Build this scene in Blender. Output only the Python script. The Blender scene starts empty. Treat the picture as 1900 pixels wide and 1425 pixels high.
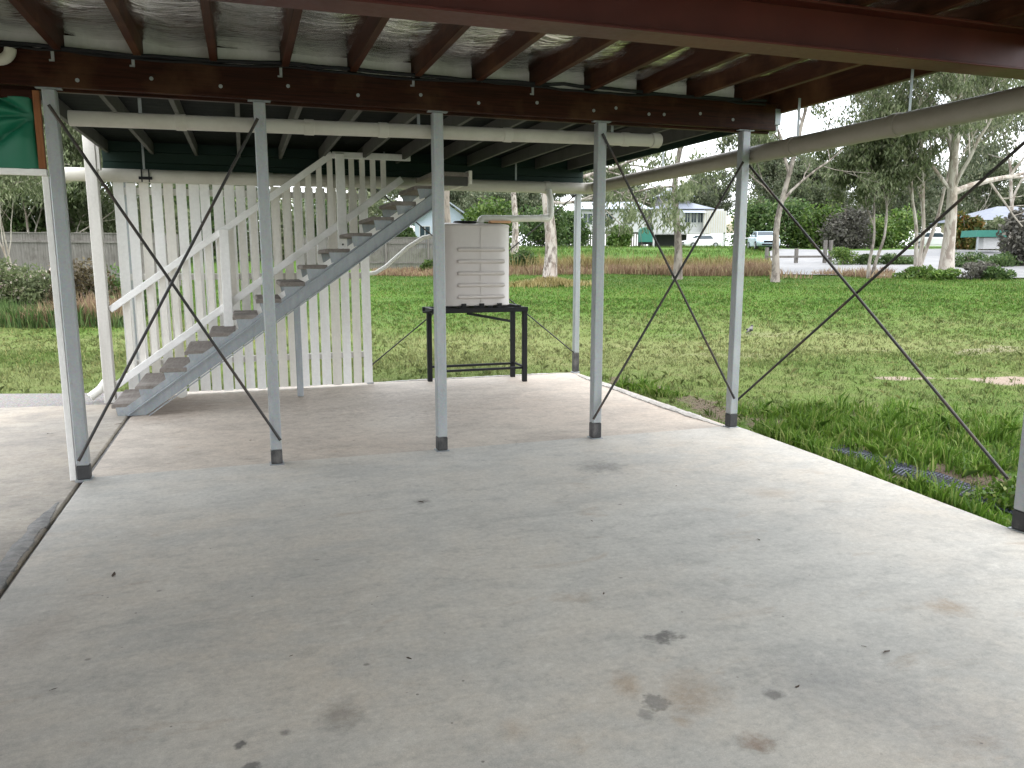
import bpy, bmesh, math, random
import numpy as np
from mathutils import Vector, Matrix

# ------------------------------------------------------------------ camera, sky, sun, exposure
SC = bpy.context.scene
COL = SC.collection
F, EYE, YAW = 1450.0, 1.5, math.radians(18.8)
PITCH = math.atan(236 / F)
cam_data = bpy.data.cameras.new('camera')
cam = bpy.data.objects.new('camera', cam_data); COL.objects.link(cam)
cam.location = (0, 0, EYE)
cam.rotation_euler = (math.pi / 2 - PITCH, 0, -YAW)
cam_data.sensor_width = 36.0
cam_data.lens = 36.0 * F / 1900.0
cam_data.clip_start = 0.05
cam_data.clip_end = 2000
SC.camera = cam

SUN_EL, SUN_AZ = math.radians(62), math.radians(140)      # azimuth from +Y, clockwise
world = bpy.data.worlds.new('World'); SC.world = world; world.use_nodes = True
wn, wl = world.node_tree.nodes, world.node_tree.links
wn.clear()
sky = wn.new('ShaderNodeTexSky'); sky.sky_type = 'NISHITA'; sky.sun_disc = False
sky.sun_elevation = SUN_EL; sky.sun_rotation = SUN_AZ
sky.air_density = 1.0; sky.dust_density = 3.0
tc = wn.new('ShaderNodeTexCoord'); cn = wn.new('ShaderNodeTexNoise')
cn.inputs['Scale'].default_value = 2.6; cn.inputs['Detail'].default_value = 6
cr = wn.new('ShaderNodeValToRGB')
cr.color_ramp.elements[0].position = .3; cr.color_ramp.elements[0].color = (5.2, 5.5, 5.9, 1)
cr.color_ramp.elements[1].position = .7; cr.color_ramp.elements[1].color = (7.6, 7.7, 7.8, 1)
mixw = wn.new('ShaderNodeMix'); mixw.data_type = 'RGBA'; mixw.inputs[0].default_value = .85
bg = wn.new('ShaderNodeBackground'); bg.inputs[1].default_value = 0.15
wo = wn.new('ShaderNodeOutputWorld')
wl.new(tc.outputs['Generated'], cn.inputs['Vector']); wl.new(cn.outputs['Fac'], cr.inputs[0])
wl.new(sky.outputs[0], mixw.inputs[6]); wl.new(cr.outputs[0], mixw.inputs[7])
wl.new(mixw.outputs[2], bg.inputs[0]); wl.new(bg.outputs[0], wo.inputs[0])

sun_data = bpy.data.lights.new('sun', 'SUN'); sun_data.energy = .5; sun_data.angle = math.radians(40)
sun_data.color = (1.0, .95, .88)
sun = bpy.data.objects.new('sun', sun_data); COL.objects.link(sun)
sd = Vector((math.sin(SUN_AZ) * math.cos(SUN_EL), math.cos(SUN_AZ) * math.cos(SUN_EL), math.sin(SUN_EL)))
sun.rotation_euler = (-sd).to_track_quat('-Z', 'Y').to_euler()
sun.location = sd * 60

SC.view_settings.view_transform = 'Standard'; SC.view_settings.look = 'None'
SC.view_settings.exposure = 1.82; SC.view_settings.gamma = 1.0
SC.view_settings.use_curve_mapping = False
SC.render.engine = 'CYCLES'
SC.cycles.max_bounces = 8; SC.cycles.diffuse_bounces = 5; SC.cycles.glossy_bounces = 3
SC.cycles.transparent_max_bounces = 8

# ------------------------------------------------------------------ measuring helpers (true 3-D positions on real planes)
CP, SP, CY, SY = math.cos(PITCH), math.sin(PITCH), math.cos(YAW), math.sin(YAW)
FW = Vector((SY * CP, CY * CP, -SP)); RT = Vector((CY, -SY, 0)); UP = RT.cross(FW)
EYEP = Vector((0, 0, EYE)); FH = Vector((SY, CY, 0))
def ray(x, y): return FW + RT * ((x - 950) / F) + UP * ((712.5 - y) / F)
def atz(x, y, z=0.0): d = ray(x, y); return EYEP + d * ((z - EYE) / d.z)
def aty(x, y, Y): d = ray(x, y); return EYEP + d * (Y / d.y)
def atx(x, y, X): d = ray(x, y); return EYEP + d * (X / d.x)
def ats(x, y, s): d = ray(x, y); return EYEP + d * (s / d.dot(FH))

TS = [-80, 9, 14, 20, 25, 30, 38, 44, 50, 58, 66, 85, 100, 150, 400]
TZ = [-.09, -.08, -.03, .12, .26, .40, .60, .80, 1.15, 1.7, 2.2, 2.43, 2.65, 3.4, 7]
_h = np.random.RandomState(7).rand(256, 256)
def vnoise(x, y, sc=1.0, seed=0):
    x = np.asarray(x, float) / sc + seed * 17.3; y = np.asarray(y, float) / sc + seed * 9.1
    xi, yi = np.floor(x).astype(int), np.floor(y).astype(int)
    fx, fy = x - xi, y - yi
    fx = fx * fx * (3 - 2 * fx); fy = fy * fy * (3 - 2 * fy)
    g = lambda a, b: _h[a % 256, b % 256]
    return (g(xi, yi) * (1 - fx) + g(xi + 1, yi) * fx) * (1 - fy) + (g(xi, yi + 1) * (1 - fx) + g(xi + 1, yi + 1) * fx) * fy
def tz(X, Y):
    X = np.asarray(X, float); Y = np.asarray(Y, float)
    s = X * SY + Y * CY
    z = np.interp(s, TS, TZ)
    w = np.clip((s - 9) / 12, 0, 1)
    return z + w * .16 * (vnoise(X, Y, 6, 1) - .5) + .035 * (vnoise(X, Y, .9, 2) - .5)
def ground(x, y, s):                       # ground point below a picture column at depth s
    p = ats(x, y, s); return Vector((p.x, p.y, float(tz(p.x, p.y))))

# ------------------------------------------------------------------ mesh helpers
class MB:
    def __init__(s): s.v = []; s.f = []
    def add(s, vs, fs):
        o = len(s.v); s.v += [tuple(v) for v in vs]; s.f += [tuple(i + o for i in f) for f in fs]; return s
    def box(s, x0, x1, y0, y1, z0, z1):
        return s.add([(x0, y0, z0), (x1, y0, z0), (x1, y1, z0), (x0, y1, z0), (x0, y0, z1), (x1, y0, z1), (x1, y1, z1), (x0, y1, z1)],
                     [(0, 3, 2, 1), (4, 5, 6, 7), (0, 1, 5, 4), (1, 2, 6, 5), (2, 3, 7, 6), (3, 0, 4, 7)])
    def bar(s, p, q, w, h, up=(0, 0, 1)):
        p, q = Vector(p), Vector(q); d = (q - p).normalized(); a = d.cross(Vector(up)).normalized(); b = a.cross(d).normalized()
        a *= w / 2; b *= h / 2
        vs = [p - a - b, p + a - b, p + a + b, p - a + b, q - a - b, q + a - b, q + a + b, q - a + b]
        return s.add(vs, [(3, 2, 1, 0), (4, 5, 6, 7), (0, 1, 5, 4), (1, 2, 6, 5), (2, 3, 7, 6), (3, 0, 4, 7)])
    def tube(s, pts, rad, n=10, cap=True):
        pts = [Vector(p) for p in pts]
        if not isinstance(rad, (list, tuple)): rad = [rad] * len(pts)
        ref = None; rings = []; vs = []
        for i, p in enumerate(pts):
            d = (pts[min(i + 1, len(pts) - 1)] - pts[max(i - 1, 0)]).normalized()
            if ref is None:
                ref = d.cross(Vector((0, 0, 1)))
                if ref.length < .2: ref = d.cross(Vector((1, 0, 0)))
            ref = (ref - d * ref.dot(d)).normalized(); b = d.cross(ref)
            for k in range(n):
                t = 2 * math.pi * k / n
                vs.append(p + (ref * math.cos(t) + b * math.sin(t)) * rad[i])
        fs = []
        for i in range(len(pts) - 1):
            for k in range(n):
                k2 = (k + 1) % n
                fs.append((i * n + k, i * n + k2, (i + 1) * n + k2, (i + 1) * n + k))
        if cap:
            fs.append(tuple(range(n - 1, -1, -1))); fs.append(tuple((len(pts) - 1) * n + k for k in range(n)))
        return s.add(vs, fs)
    def lathe(s, prof, n=20, c=(0, 0, 0)):
        vs = []; m = len(prof)
        for r, z in prof:
            for k in range(n):
                t = 2 * math.pi * k / n; vs.append((c[0] + r * math.cos(t), c[1] + r * math.sin(t), c[2] + z))
        fs = [(i * n + k, i * n + (k + 1) % n, (i + 1) * n + (k + 1) % n, (i + 1) * n + k) for i in range(m - 1) for k in range(n)]
        fs.append(tuple(range(n - 1, -1, -1))); fs.append(tuple((m - 1) * n + k for k in range(n)))
        return s.add(vs, fs)
    def prism(s, poly, ax, a0, a1):            # poly 2-D extruded along axis ax ('x','y','z')
        def P(u, v, w): return {'x': (w, u, v), 'y': (u, w, v), 'z': (u, v, w)}[ax]
        n = len(poly)
        vs = [P(u, v, a0) for u, v in poly] + [P(u, v, a1) for u, v in poly]
        return s.add(vs, [tuple(range(n - 1, -1, -1)), tuple(range(n, 2 * n))] + [(i, (i + 1) % n, (i + 1) % n + n, i + n) for i in range(n)])
    def mesh(s, name, org=(0, 0, 0), bevel=0, smooth=False):
        me = bpy.data.meshes.new(name); o = Vector(org)
        me.from_pydata([Vector(v) - o for v in s.v], [], s.f)
        bm = bmesh.new(); bm.from_mesh(me)
        bmesh.ops.recalc_face_normals(bm, faces=bm.faces)
        if bevel:
            es = [e for e in bm.edges if len(e.link_faces) == 2 and e.calc_face_angle(0) > .5]
            bmesh.ops.bevel(bm, geom=es, offset=bevel, segments=1, affect='EDGES', clamp_overlap=True)
        bm.to_mesh(me); bm.free()
        if smooth:
            me.polygons.foreach_set('use_smooth', [True] * len(me.polygons))
            if hasattr(me, 'set_sharp_from_angle'): me.set_sharp_from_angle(angle=math.radians(40))
        return me
def B(*a): return MB().box(*a)

def npmesh(name, V, FA, smooth=False):
    me = bpy.data.meshes.new(name); m, k = FA.shape
    me.vertices.add(len(V)); me.vertices.foreach_set('co', np.ascontiguousarray(V, np.float32).ravel())
    me.loops.add(m * k); me.loops.foreach_set('vertex_index', np.ascontiguousarray(FA, np.int32).ravel())
    me.polygons.add(m); me.polygons.foreach_set('loop_start', np.arange(0, m * k, k, dtype=np.int32))
    me.polygons.foreach_set('loop_total', np.full(m, k, np.int32))
    if smooth: me.polygons.foreach_set('use_smooth', np.ones(m, bool))
    me.update(calc_edges=True); me.validate()
    return me

def setp(o, label=None, cat=None, group=None, kind=None):
    for k, v in (('label', label), ('category', cat), ('group', group), ('kind', kind)):
        if v: o[k] = v
    return o
def link(name, me, mat=None, parent=None):
    o = bpy.data.objects.new(name, me); COL.objects.link(o)
    if mat is not None and me is not None and not me.materials: me.materials.append(mat)
    if parent is not None: o.parent = parent
    return o
def thing(name, label, cat, loc=(0, 0, 0), group=None, rz=0.0):
    o = bpy.data.objects.new(name, None); COL.objects.link(o); o.location = loc; o.rotation_euler = (0, 0, rz)
    o.empty_display_size = .1
    return setp(o, label, cat, group)
def root_loc(o):
    while o.parent is not None: o = o.parent
    return o.location
def part(name, mb, mat, parent, bevel=0, smooth=False, label=None, local=False):
    me = mb.mesh(name, (0, 0, 0) if local else root_loc(parent), bevel, smooth)
    o = link(name, me, mat, parent)
    if label: o['label'] = label
    return o
def solo(name, mb, mat, label, cat, loc=(0, 0, 0), group=None, bevel=0, smooth=False):
    o = link(name, mb.mesh(name, loc, bevel, smooth), mat); o.location = loc
    return setp(o, label, cat, group)
def struct(name, me, mat, label=None, loc=(0, 0, 0), kind='structure', cat=None):
    o = link(name, me, mat); o.location = loc; return setp(o, label, cat, None, kind)
def copy_tree(o, parent=None):
    c = o.copy(); COL.objects.link(c)
    if parent is not None: c.parent = parent
    for ch in o.children: copy_tree(ch, c)
    return c

# ------------------------------------------------------------------ materials
class NT:
    def __init__(s, name):
        s.m = bpy.data.materials.new(name); s.m.use_nodes = True
        s.n, s.l = s.m.node_tree.nodes, s.m.node_tree.links; s.n.clear()
        s.out = s.n.new('ShaderNodeOutputMaterial'); s.b = s.n.new('ShaderNodeBsdfPrincipled')
        s.l.new(s.b.outputs[0], s.out.inputs[0])
        t = s.n.new('ShaderNodeTexCoord'); oi = s.n.new('ShaderNodeObjectInfo')
        s.raw = t.outputs['Object']
        a = s.n.new('ShaderNodeVectorMath'); a.operation = 'MULTIPLY_ADD'
        cmb = s.n.new('ShaderNodeCombineXYZ')
        for i in range(3): s.l.new(oi.outputs['Random'], cmb.inputs[i])
        s.l.new(cmb.outputs[0], a.inputs[0]); a.inputs[1].default_value = (37, 53, 71); s.l.new(s.raw, a.inputs[2])
        s.co = a.outputs[0]; s.rand = oi.outputs['Random']
    def put(s, sock, v):
        if isinstance(v, bpy.types.NodeSocket): s.l.new(v, sock)
        else:
            if sock.type == 'RGBA' and len(v) == 3: v = (*v, 1)
            sock.default_value = v
    def math(s, op, a, b=0.0, c=0.0, clamp=False):
        n = s.n.new('ShaderNodeMath'); n.operation = op; n.use_clamp = clamp
        s.put(n.inputs[0], a); s.put(n.inputs[1], b); s.put(n.inputs[2], c); return n.outputs[0]
    def map(s, vec, scale=(1, 1, 1), loc=(0, 0, 0)):
        n = s.n.new('ShaderNodeMapping'); s.l.new(vec, n.inputs[0]); n.inputs['Scale'].default_value = scale; n.inputs['Location'].default_value = loc; return n.outputs[0]
    def noise(s, scale, detail=4, rough=.55, vec=None, dist=0):
        n = s.n.new('ShaderNodeTexNoise'); s.l.new(vec if vec is not None else s.co, n.inputs['Vector'])
        n.inputs['Scale'].default_value = scale; n.inputs['Detail'].default_value = detail; n.inputs['Roughness'].default_value = rough; n.inputs['Distortion'].default_value = dist
        return n.outputs['Fac']
    def noisec(s, scale, detail=3, vec=None):
        n = s.n.new('ShaderNodeTexNoise'); s.l.new(vec if vec is not None else s.co, n.inputs['Vector'])
        n.inputs['Scale'].default_value = scale; n.inputs['Detail'].default_value = detail; return n.outputs['Color']
    def vor(s, scale, vec=None, feat='F1', out='Distance'):
        n = s.n.new('ShaderNodeTexVoronoi'); n.feature = feat; s.l.new(vec if vec is not None else s.co, n.inputs['Vector']); n.inputs['Scale'].default_value = scale
        return n.outputs[out]
    def ramp(s, fac, stops):
        n = s.n.new('ShaderNodeValToRGB'); s.l.new(fac, n.inputs[0]); e = n.color_ramp.elements
        while len(e) < len(stops): e.new(.5)
        for x, (p, c) in zip(e, stops):
            x.position = p; x.color = (c, c, c, 1) if isinstance(c, (int, float)) else (*c, 1)
        return n.outputs[0]
    def mix(s, fac, a, b, mode='MIX'):
        n = s.n.new('ShaderNodeMix'); n.data_type = 'RGBA'; n.blend_type = mode
        s.put(n.inputs[0], fac); s.put(n.inputs[6], a); s.put(n.inputs[7], b); return n.outputs[2]
    def bump(s, h, strength=.3, dist=.01):
        n = s.n.new('ShaderNodeBump'); n.inputs['Strength'].default_value = strength; n.inputs['Distance'].default_value = dist
        s.l.new(h, n.inputs['Height']); s.l.new(n.outputs[0], s.b.inputs['Normal']); return n
    def set(s, col=None, rough=None, metal=None, spec=None):
        for k, v in (('Base Color', col), ('Roughness', rough), ('Metallic', metal), ('Specular IOR Level', spec)):
            if v is not None: s.put(s.b.inputs[k], v)
        return s.m

def m_paint(name, col, dirt=(.2, .17, .13), amt=.35, rough=.5, scale=3.0, bump=.05, streak=(1, 1, .25), fine=.12):
    t = NT(name)
    n1 = t.noise(scale, 6, .65, t.map(t.co, streak)); n2 = t.noise(scale * 14, 4, .6)
    d = t.math('MULTIPLY', t.ramp(n1, [(.48, 0), (.78, 1)]), amt)
    c = t.mix(d, col, dirt)
    v = t.math('MULTIPLY_ADD', n2, fine * 2, 1 - fine)
    c = t.mix(1.0, c, v, 'MULTIPLY')
    t.bump(n2, bump, .004)
    return t.set(c, t.math('MULTIPLY_ADD', n1, .3, rough - .15))
def m_galv(name, base=(.32, .34, .35)):
    t = NT(name)
    v = t.vor(90, out='Color'); n = t.noise(5, 6, .6, t.map(t.co, (3, 3, .8))); n2 = t.noise(40, 3)
    c = t.mix(.07, base, v, 'OVERLAY')
    c = t.mix(t.math('MULTIPLY', t.ramp(n, [(.45, 0), (.75, 1)]), .45), c, (.47, .485, .49))
    c = t.mix(t.math('MULTIPLY', t.ramp(t.noise(9, 6, .75, t.map(t.co, (1.5, 1.5, .5))), [(.58, 0), (.70, 1)]), .45), c, (.24, .21, .18))
    t.bump(n2, .04, .002)
    return t.set(c, t.math('MULTIPLY_ADD', n, .3, .33), .35)
def m_timber(name, c1, c2, c3, sc=1.0, rough=.7, axis=(1, 1, 12), bump=.3):
    t = NT(name)
    g = t.noise(4 * sc, 8, .7, t.map(t.co, axis), .6); p = t.noise(1.7 * sc, 5, .6)
    c = t.mix(t.ramp(g, [(.3, 0), (.7, 1)]), c1, c2)
    c = t.mix(t.math('MULTIPLY', t.ramp(p, [(.52, 0), (.72, 1)]), .8), c, c3)
    t.bump(g, bump, .004)
    return t.set(c, rough, 0, .12)

M = {}
M['galv'] = m_galv('galvanised_steel')
M['galv_dull'] = m_galv('dull_galvanised_steel', (.27, .295, .31))
M['white_paint'] = m_paint('weathered_white_paint', (.84, .83, .81), (.46, .42, .36), .3, .55, 2.2, .12, (2, 2, .35))
M['cream_paint'] = m_paint('weathered_cream_paint', (.76, .73, .67), (.46, .40, .33), .4, .55, 2.2, .12, (2, 2, .35))
M['grey_white'] = m_paint('grey_white_weathered_timber', (.60, .58, .54), (.30, .27, .23), .55, .7, 3.0, .2, (3, 3, .3))
M['pvc'] = m_paint('white_pvc', (.70, .69, .64), (.42, .37, .28), .35, .38, 2.5, .02, (1, 1, 1), .05)
M['pvc_shaded'] = m_paint('shaded_brown_pvc', (.27, .245, .205), (.16, .13, .10), .4, .5, 2.5, .03, (1, 1, 1), .06)  # darker pvc: the right pipe's shade is put into its colour
M['pvc_grey'] = m_paint('dirty_pvc', (.50, .48, .42), (.26, .22, .16), .4, .42, 2.5, .03, (1, 1, 1), .06)
M['black'] = m_paint('black_paint', (.010, .0105, .012), (.035, .028, .022), .35, .6, 4, .1); M['black'].node_tree.nodes['Principled BSDF'].inputs['Specular IOR Level'].default_value = .22
M['stub'] = m_paint('worn_bitumen_paint', (.035, .035, .036), (.20, .19, .18), .75, .7, 9, .2, (1, 1, .6), .25)
M['rod'] = m_paint('dark_steel_rod', (.022, .020, .020), (.14, .07, .035), .5, .5, 9, .1)
M['green_paint'] = m_paint('dark_green_paint', (.012, .026, .020), (.025, .03, .026), .35, .5, 3, .06, (.4, 1, 1))
M['green_paint'].node_tree.nodes['Principled BSDF'].inputs['Specular IOR Level'].default_value = .15
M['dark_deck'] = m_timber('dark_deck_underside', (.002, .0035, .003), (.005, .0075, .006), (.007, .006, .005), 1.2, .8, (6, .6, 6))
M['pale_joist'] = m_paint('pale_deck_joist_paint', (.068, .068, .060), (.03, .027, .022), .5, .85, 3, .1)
M['tread'] = m_timber('weathered_tread_timber', (.15, .13, .112), (.25, .225, .205), (.33, .305, .28), 1.4, .85, (8, .8, 8), .5)
M['joist'] = m_timber('dark_joist_timber', (.024, .0075, .004), (.062, .021, .009), (.12, .058, .026), 1.0, .55, (14, .7, 6), .25)
M['bearer'] = m_timber('oiled_bearer_timber', (.009, .0028, .0018), (.050, .0145, .007), (.085, .042, .020), 1.3, .45, (.5, 8, 16), .4)
M['raw_timber'] = m_timber('raw_timber', (.20, .075, .03), (.28, .12, .055), (.15, .06, .03), 1.5, .7, (8, 8, 1))
M['fence_timber'] = m_timber('grey_fence_timber', (.125, .115, .105), (.215, .20, .185), (.085, .076, .066), 1.0, .9, (5, 5, .5))
M['rubber'] = m_paint('tyre_rubber', (.02, .02, .02), (.05, .045, .04), .3, .85, 6, .1)
M['glass'] = NT('dark_window_glass').set((.03, .045, .055), .08, 0, .6)
M['leaf_dry'] = m_paint('dry_leaf', (.07, .045, .028), (.02, .015, .01), .5, .8, 30, .2)
M['tank'] = m_paint('beige_tank_steel', (.54, .50, .475), (.36, .32, .29), .28, .42, 1.6, .02, (1, 1, .5), .05)
M['tank_rib'] = M['tank']
M['orange'] = m_paint('peach_painted_board', (.72, .40, .22), (.4, .25, .15), .3, .6)

# red oxide steel with paint chips
t = NT('red_oxide_steel')
n = t.noise(2.0, 6, .6); n2 = t.noise(26, 5, .6)
c = t.mix(t.ramp(n, [(.35, 0), (.7, 1)]), (.056, .0105, .008), (.088, .019, .014))
chip = t.math('MULTIPLY', t.ramp(t.noise(9, 6, .75), [(.70, 0), (.715, 1)]), t.ramp(t.noise(1.3, 2), [(.5, 0), (.56, 1)]))
c = t.mix(chip, c, (.5, .46, .42))
t.bump(n2, .06, .003); M['red'] = t.set(c, t.math('MULTIPLY_ADD', n2, .2, .38), 0, .25)

# reflective foil
t = NT('silver_foil')
w = t.noise(1.2, 5, .6, t.map(t.co, (1.2, 3.5, 1)), 1.0); w2 = t.noise(11, 5, .6, t.map(t.co, (1, 2.5, 1)), .8)
h = t.math('MULTIPLY_ADD', w, 3.0, w2)
t.bump(h, .22, .03)
dirt = t.ramp(t.noise(2.3, 7, .7), [(.42, 0), (.7, 1)])
c = t.mix(t.math('MULTIPLY', dirt, .25), (.98, .98, .96), (.40, .36, .30))
M['foil'] = t.set(c, t.math('MULTIPLY_ADD', dirt, .22, .07), t.math('MULTIPLY_ADD', dirt, -.2, 1.0))

# tarp
t = NT('green_tarpaulin'); n = t.noise(3, 5); wv = t.noise(160, 2)
t.bump(wv, .1, .002); M['infill'] = m_paint('pale_fibro_infill', (.74, .75, .70), (.36, .33, .28), .4, .6, 3, .05)
M['added_wall'] = m_paint('brown_added_wall', (.20, .15, .11), (.12, .09, .07), .4, .8, 2, .05)  # sheeting for the added light-blocking wall
M['tarp'] = t.set(t.mix(n, (.004, .105, .055), (.007, .16, .088)), .5)

def m_concrete(name, base, warm, grey, stains=(), warmth=.5, scale=1.0):
    t = NT(name); P = t.raw
    big = t.noise(.45 * scale, 5, .6, P, .4); mid = t.noise(1.7 * scale, 9, .72, t.map(P, (.8, 1.25, 1)), .25)
    fine = t.noise(34, 6, .7, P); streak = t.noise(3.2, 8, .72, t.map(P, (.45, 2.0, 1)), .6)
    gr = t.noise(220, 3, .65, P)
    c = t.mix(t.math('MULTIPLY', t.ramp(big, [(.38, 0), (.64, 1)]), warmth), base, warm)
    c = t.mix(t.math('MULTIPLY', t.ramp(mid, [(.44, 0), (.60, 1)]), .75), c, grey)
    blot = t.noise(5.5 * scale, 9, .76, t.map(P, (.9, 1.2, 1), (5, 2, 0)), .2)
    c = t.mix(t.math('MULTIPLY', t.ramp(blot, [(.53, 0), (.62, 1)]), .34), c, tuple(x * .70 for x in grey))
    c = t.mix(t.math('MULTIPLY', t.ramp(blot, [(.36, 1), (.45, 0)]), .40), c, tuple(min(1, x * 1.15) for x in base))
    c = t.mix(t.math('MULTIPLY', t.ramp(streak, [(.55, 0), (.72, 1)]), .30), c, tuple(x * .60 for x in grey))
    scf = t.noise(15, 8, .75, t.map(P, (.35, 1.6, 1), (1, 7, 0)), .3)
    c = t.mix(t.math('MULTIPLY', t.ramp(scf, [(.60, 0), (.68, 1)]), .28), c, tuple(x * .62 for x in grey))
    c = t.mix(t.math('MULTIPLY', t.ramp(scf, [(.30, 1), (.37, 0)]), .30), c, tuple(min(1, x * 1.3) for x in base))
    pit = t.noise(13, 10, .82, P); pit2 = t.noise(48, 8, .8, P)
    c = t.mix(t.math('MULTIPLY', t.ramp(pit, [(.54, 0), (.60, 1)]), .26), c, tuple(x * .66 for x in grey))
    c = t.mix(t.math('MULTIPLY', t.ramp(pit, [(.40, 1), (.46, 0)]), .22), c, tuple(min(1, x * 1.25) for x in base))
    c = t.mix(t.math('MULTIPLY', t.ramp(pit2, [(.58, 0), (.63, 1)]), .30), c, tuple(x * .55 for x in grey))
    # rusty / tan blotches
    c = t.mix(t.math('MULTIPLY', t.math('MULTIPLY', t.ramp(t.noise(2.6, 6, .7, t.map(P, (.7, 1.6, 1), (3, 8, 0)), .5), [(.60, 0), (.76, 1)]), 1.0), .5), c, (.33, .235, .15))
    # specks and drops
    sv = t.vor(3.1, t.map(P, (1, 1.3, 1)), 'F1'); sel = t.ramp(t.noise(3.1, 1, .5, P), [(.50, 0), (.56, 1)])
    c = t.mix(t.math('MULTIPLY', t.math('MULTIPLY', t.ramp(sv, [(.028, 1), (.05, 0)]), sel), .6), c, (.12, .11, .10))
    sv2 = t.vor(11, P); sel2 = t.ramp(t.noise(4.5, 4, .7, P), [(.52, 0), (.58, 1)])
    c = t.mix(t.math('MULTIPLY', t.math('MULTIPLY', t.ramp(sv2, [(.045, 1), (.075, 0)]), sel2), .7), c, (.10, .09, .08))
    wob = t.noisec(16, 6, P); wob2 = t.noisec(55, 5, P)
    for (x, y, rx, ry, rot, col, amt, soft) in stains:
        a = t.n.new('ShaderNodeVectorMath'); a.operation = 'MULTIPLY_ADD'; t.l.new(wob, a.inputs[0]); k = rx * 2.2; a.inputs[1].default_value = (k, k, 0); t.l.new(P, a.inputs[2])
        a2 = t.n.new('ShaderNodeVectorMath'); a2.operation = 'MULTIPLY_ADD'; t.l.new(wob2, a2.inputs[0]); a2.inputs[1].default_value = (k * .6, k * .6, 0); t.l.new(a.outputs[0], a2.inputs[2])
        mp = t.n.new('ShaderNodeMapping'); mp.vector_type = 'TEXTURE'; t.l.new(a2.outputs[0], mp.inputs[0])
        mp.inputs['Location'].default_value = (x + k * .8, y + k * .8, 0); mp.inputs['Rotation'].default_value = (0, 0, rot); mp.inputs['Scale'].default_value = (rx, ry, 1)
        ln = t.n.new('ShaderNodeVectorMath'); ln.operation = 'LENGTH'; t.l.new(mp.outputs[0], ln.inputs[0])
        mr = t.n.new('ShaderNodeMapRange'); t.l.new(ln.outputs['Value'], mr.inputs[0])
        mr.inputs[1].default_value = 1 - soft; mr.inputs[2].default_value = 1 + soft; mr.inputs[3].default_value = amt; mr.inputs[4].default_value = 0
        c = t.mix(mr.outputs[0], c, col)
    c = t.mix(1.0, c, t.math('MULTIPLY_ADD', fine, .60, .70), 'MULTIPLY')
    c = t.mix(1.0, c, t.math('MULTIPLY_ADD', gr, .60, .70), 'MULTIPLY')
    hgt = t.math('ADD', t.math('MULTIPLY', fine, .6), t.math('ADD', t.math('MULTIPLY', mid, 2.0), t.math('MULTIPLY', gr, .25)))
    t.bump(hgt, .22, .006)
    return t.set(c, t.math('MULTIPLY_ADD', mid, .3, .50), 0, .3)
def st(px, py, wpx, hpx, col, amt, soft, rot=0.0):
    p = atz(px, py); dx = (atz(px + 10, py) - p).length / 10; dy = (atz(px, py - 10) - p).length / 10
    return (p.x, p.y, wpx / 2 * dx, hpx / 2 * dy, rot - YAW, col, amt, soft)
DK, TN = (.10, .095, .09), (.34, .24, .15)
STAINS = [st(1220, 1303, 52, 26, DK, .55, .25), st(1198, 1327, 36, 20, (.16, .155, .15), .5, .3), st(1230, 1183, 58, 14, DK, .75, .5, .2),
          st(445, 1382, 20, 12, (.07, .07, .07), .75, .3), st(466, 1422, 28, 14, (.09, .09, .09), .7, .35), st(635, 1325, 62, 44, (.16, .14, .12), .45, .7),
          st(1162, 1270, 44, 34, TN, .5, .6), st(1290, 1285, 90, 56, TN, .4, .8), st(1402, 1378, 48, 24, (.20, .12, .07), .65, .7), st(1435, 1288, 30, 14, (.06, .055, .05), .6, .45),
          st(1118, 866, 70, 16, (.14, .135, .13), .55, .7), st(782, 931, 26, 8, (.12, .11, .10), .6, .6), st(1762, 1127, 60, 18, TN, .55, .8), st(955, 1355, 40, 26, TN, .3, .8),
          st(1540, 1270, 180, 90, (.20, .205, .21), .4, .95, .5), st(1770, 1350, 220, 90, (.19, .20, .215), .35, .95), st(530, 1360, 16, 8, (.09, .08, .08), .6, .6),
          st(1060, 1110, 70, 14, TN, .35, .8), st(1430, 915, 60, 14, TN, .35, .8), st(1265, 1338, 30, 16, TN, .45, .7), st(60, 1180, 80, 60, (.30, .25, .2), .35, .8)]
M['slab_front'] = m_concrete('power_floated_concrete', (.535, .52, .478), (.53, .475, .40), (.435, .428, .40), STAINS, .85)
M['slab_rear'] = m_concrete('dusty_concrete', (.53, .475, .405), (.50, .42, .345), (.40, .35, .30), [st(700, 745, 500, 30, (.20, .165, .14), .35, .9), st(300, 760, 120, 30, (.17, .12, .09), .5, .9)], .9)
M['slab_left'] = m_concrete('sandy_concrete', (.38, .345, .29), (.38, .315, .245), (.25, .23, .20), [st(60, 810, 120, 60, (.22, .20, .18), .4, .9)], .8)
M['mortar'] = m_concrete('rough_mortar', (.48, .46, .43), (.46, .42, .37), (.30, .28, .26), (), .5, 4)
M['mortar_dark'] = m_concrete('grey_mortar', (.24, .235, .225), (.26, .24, .22), (.13, .13, .125), (), .5, 6)

# gravel strip
t = NT('gravel'); v = t.vor(55, t.raw, out='Color'); d = t.vor(55, t.raw)
c = t.mix(t.ramp(t.noise(60, 4, .6, t.raw), [(.3, 0), (.7, 1)]), (.17, .155, .14), (.34, .32, .30)); c = t.mix(.15, c, v, 'OVERLAY')
t.bump(d, .8, .02); M['gravel'] = t.set(c, .9)

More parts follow.
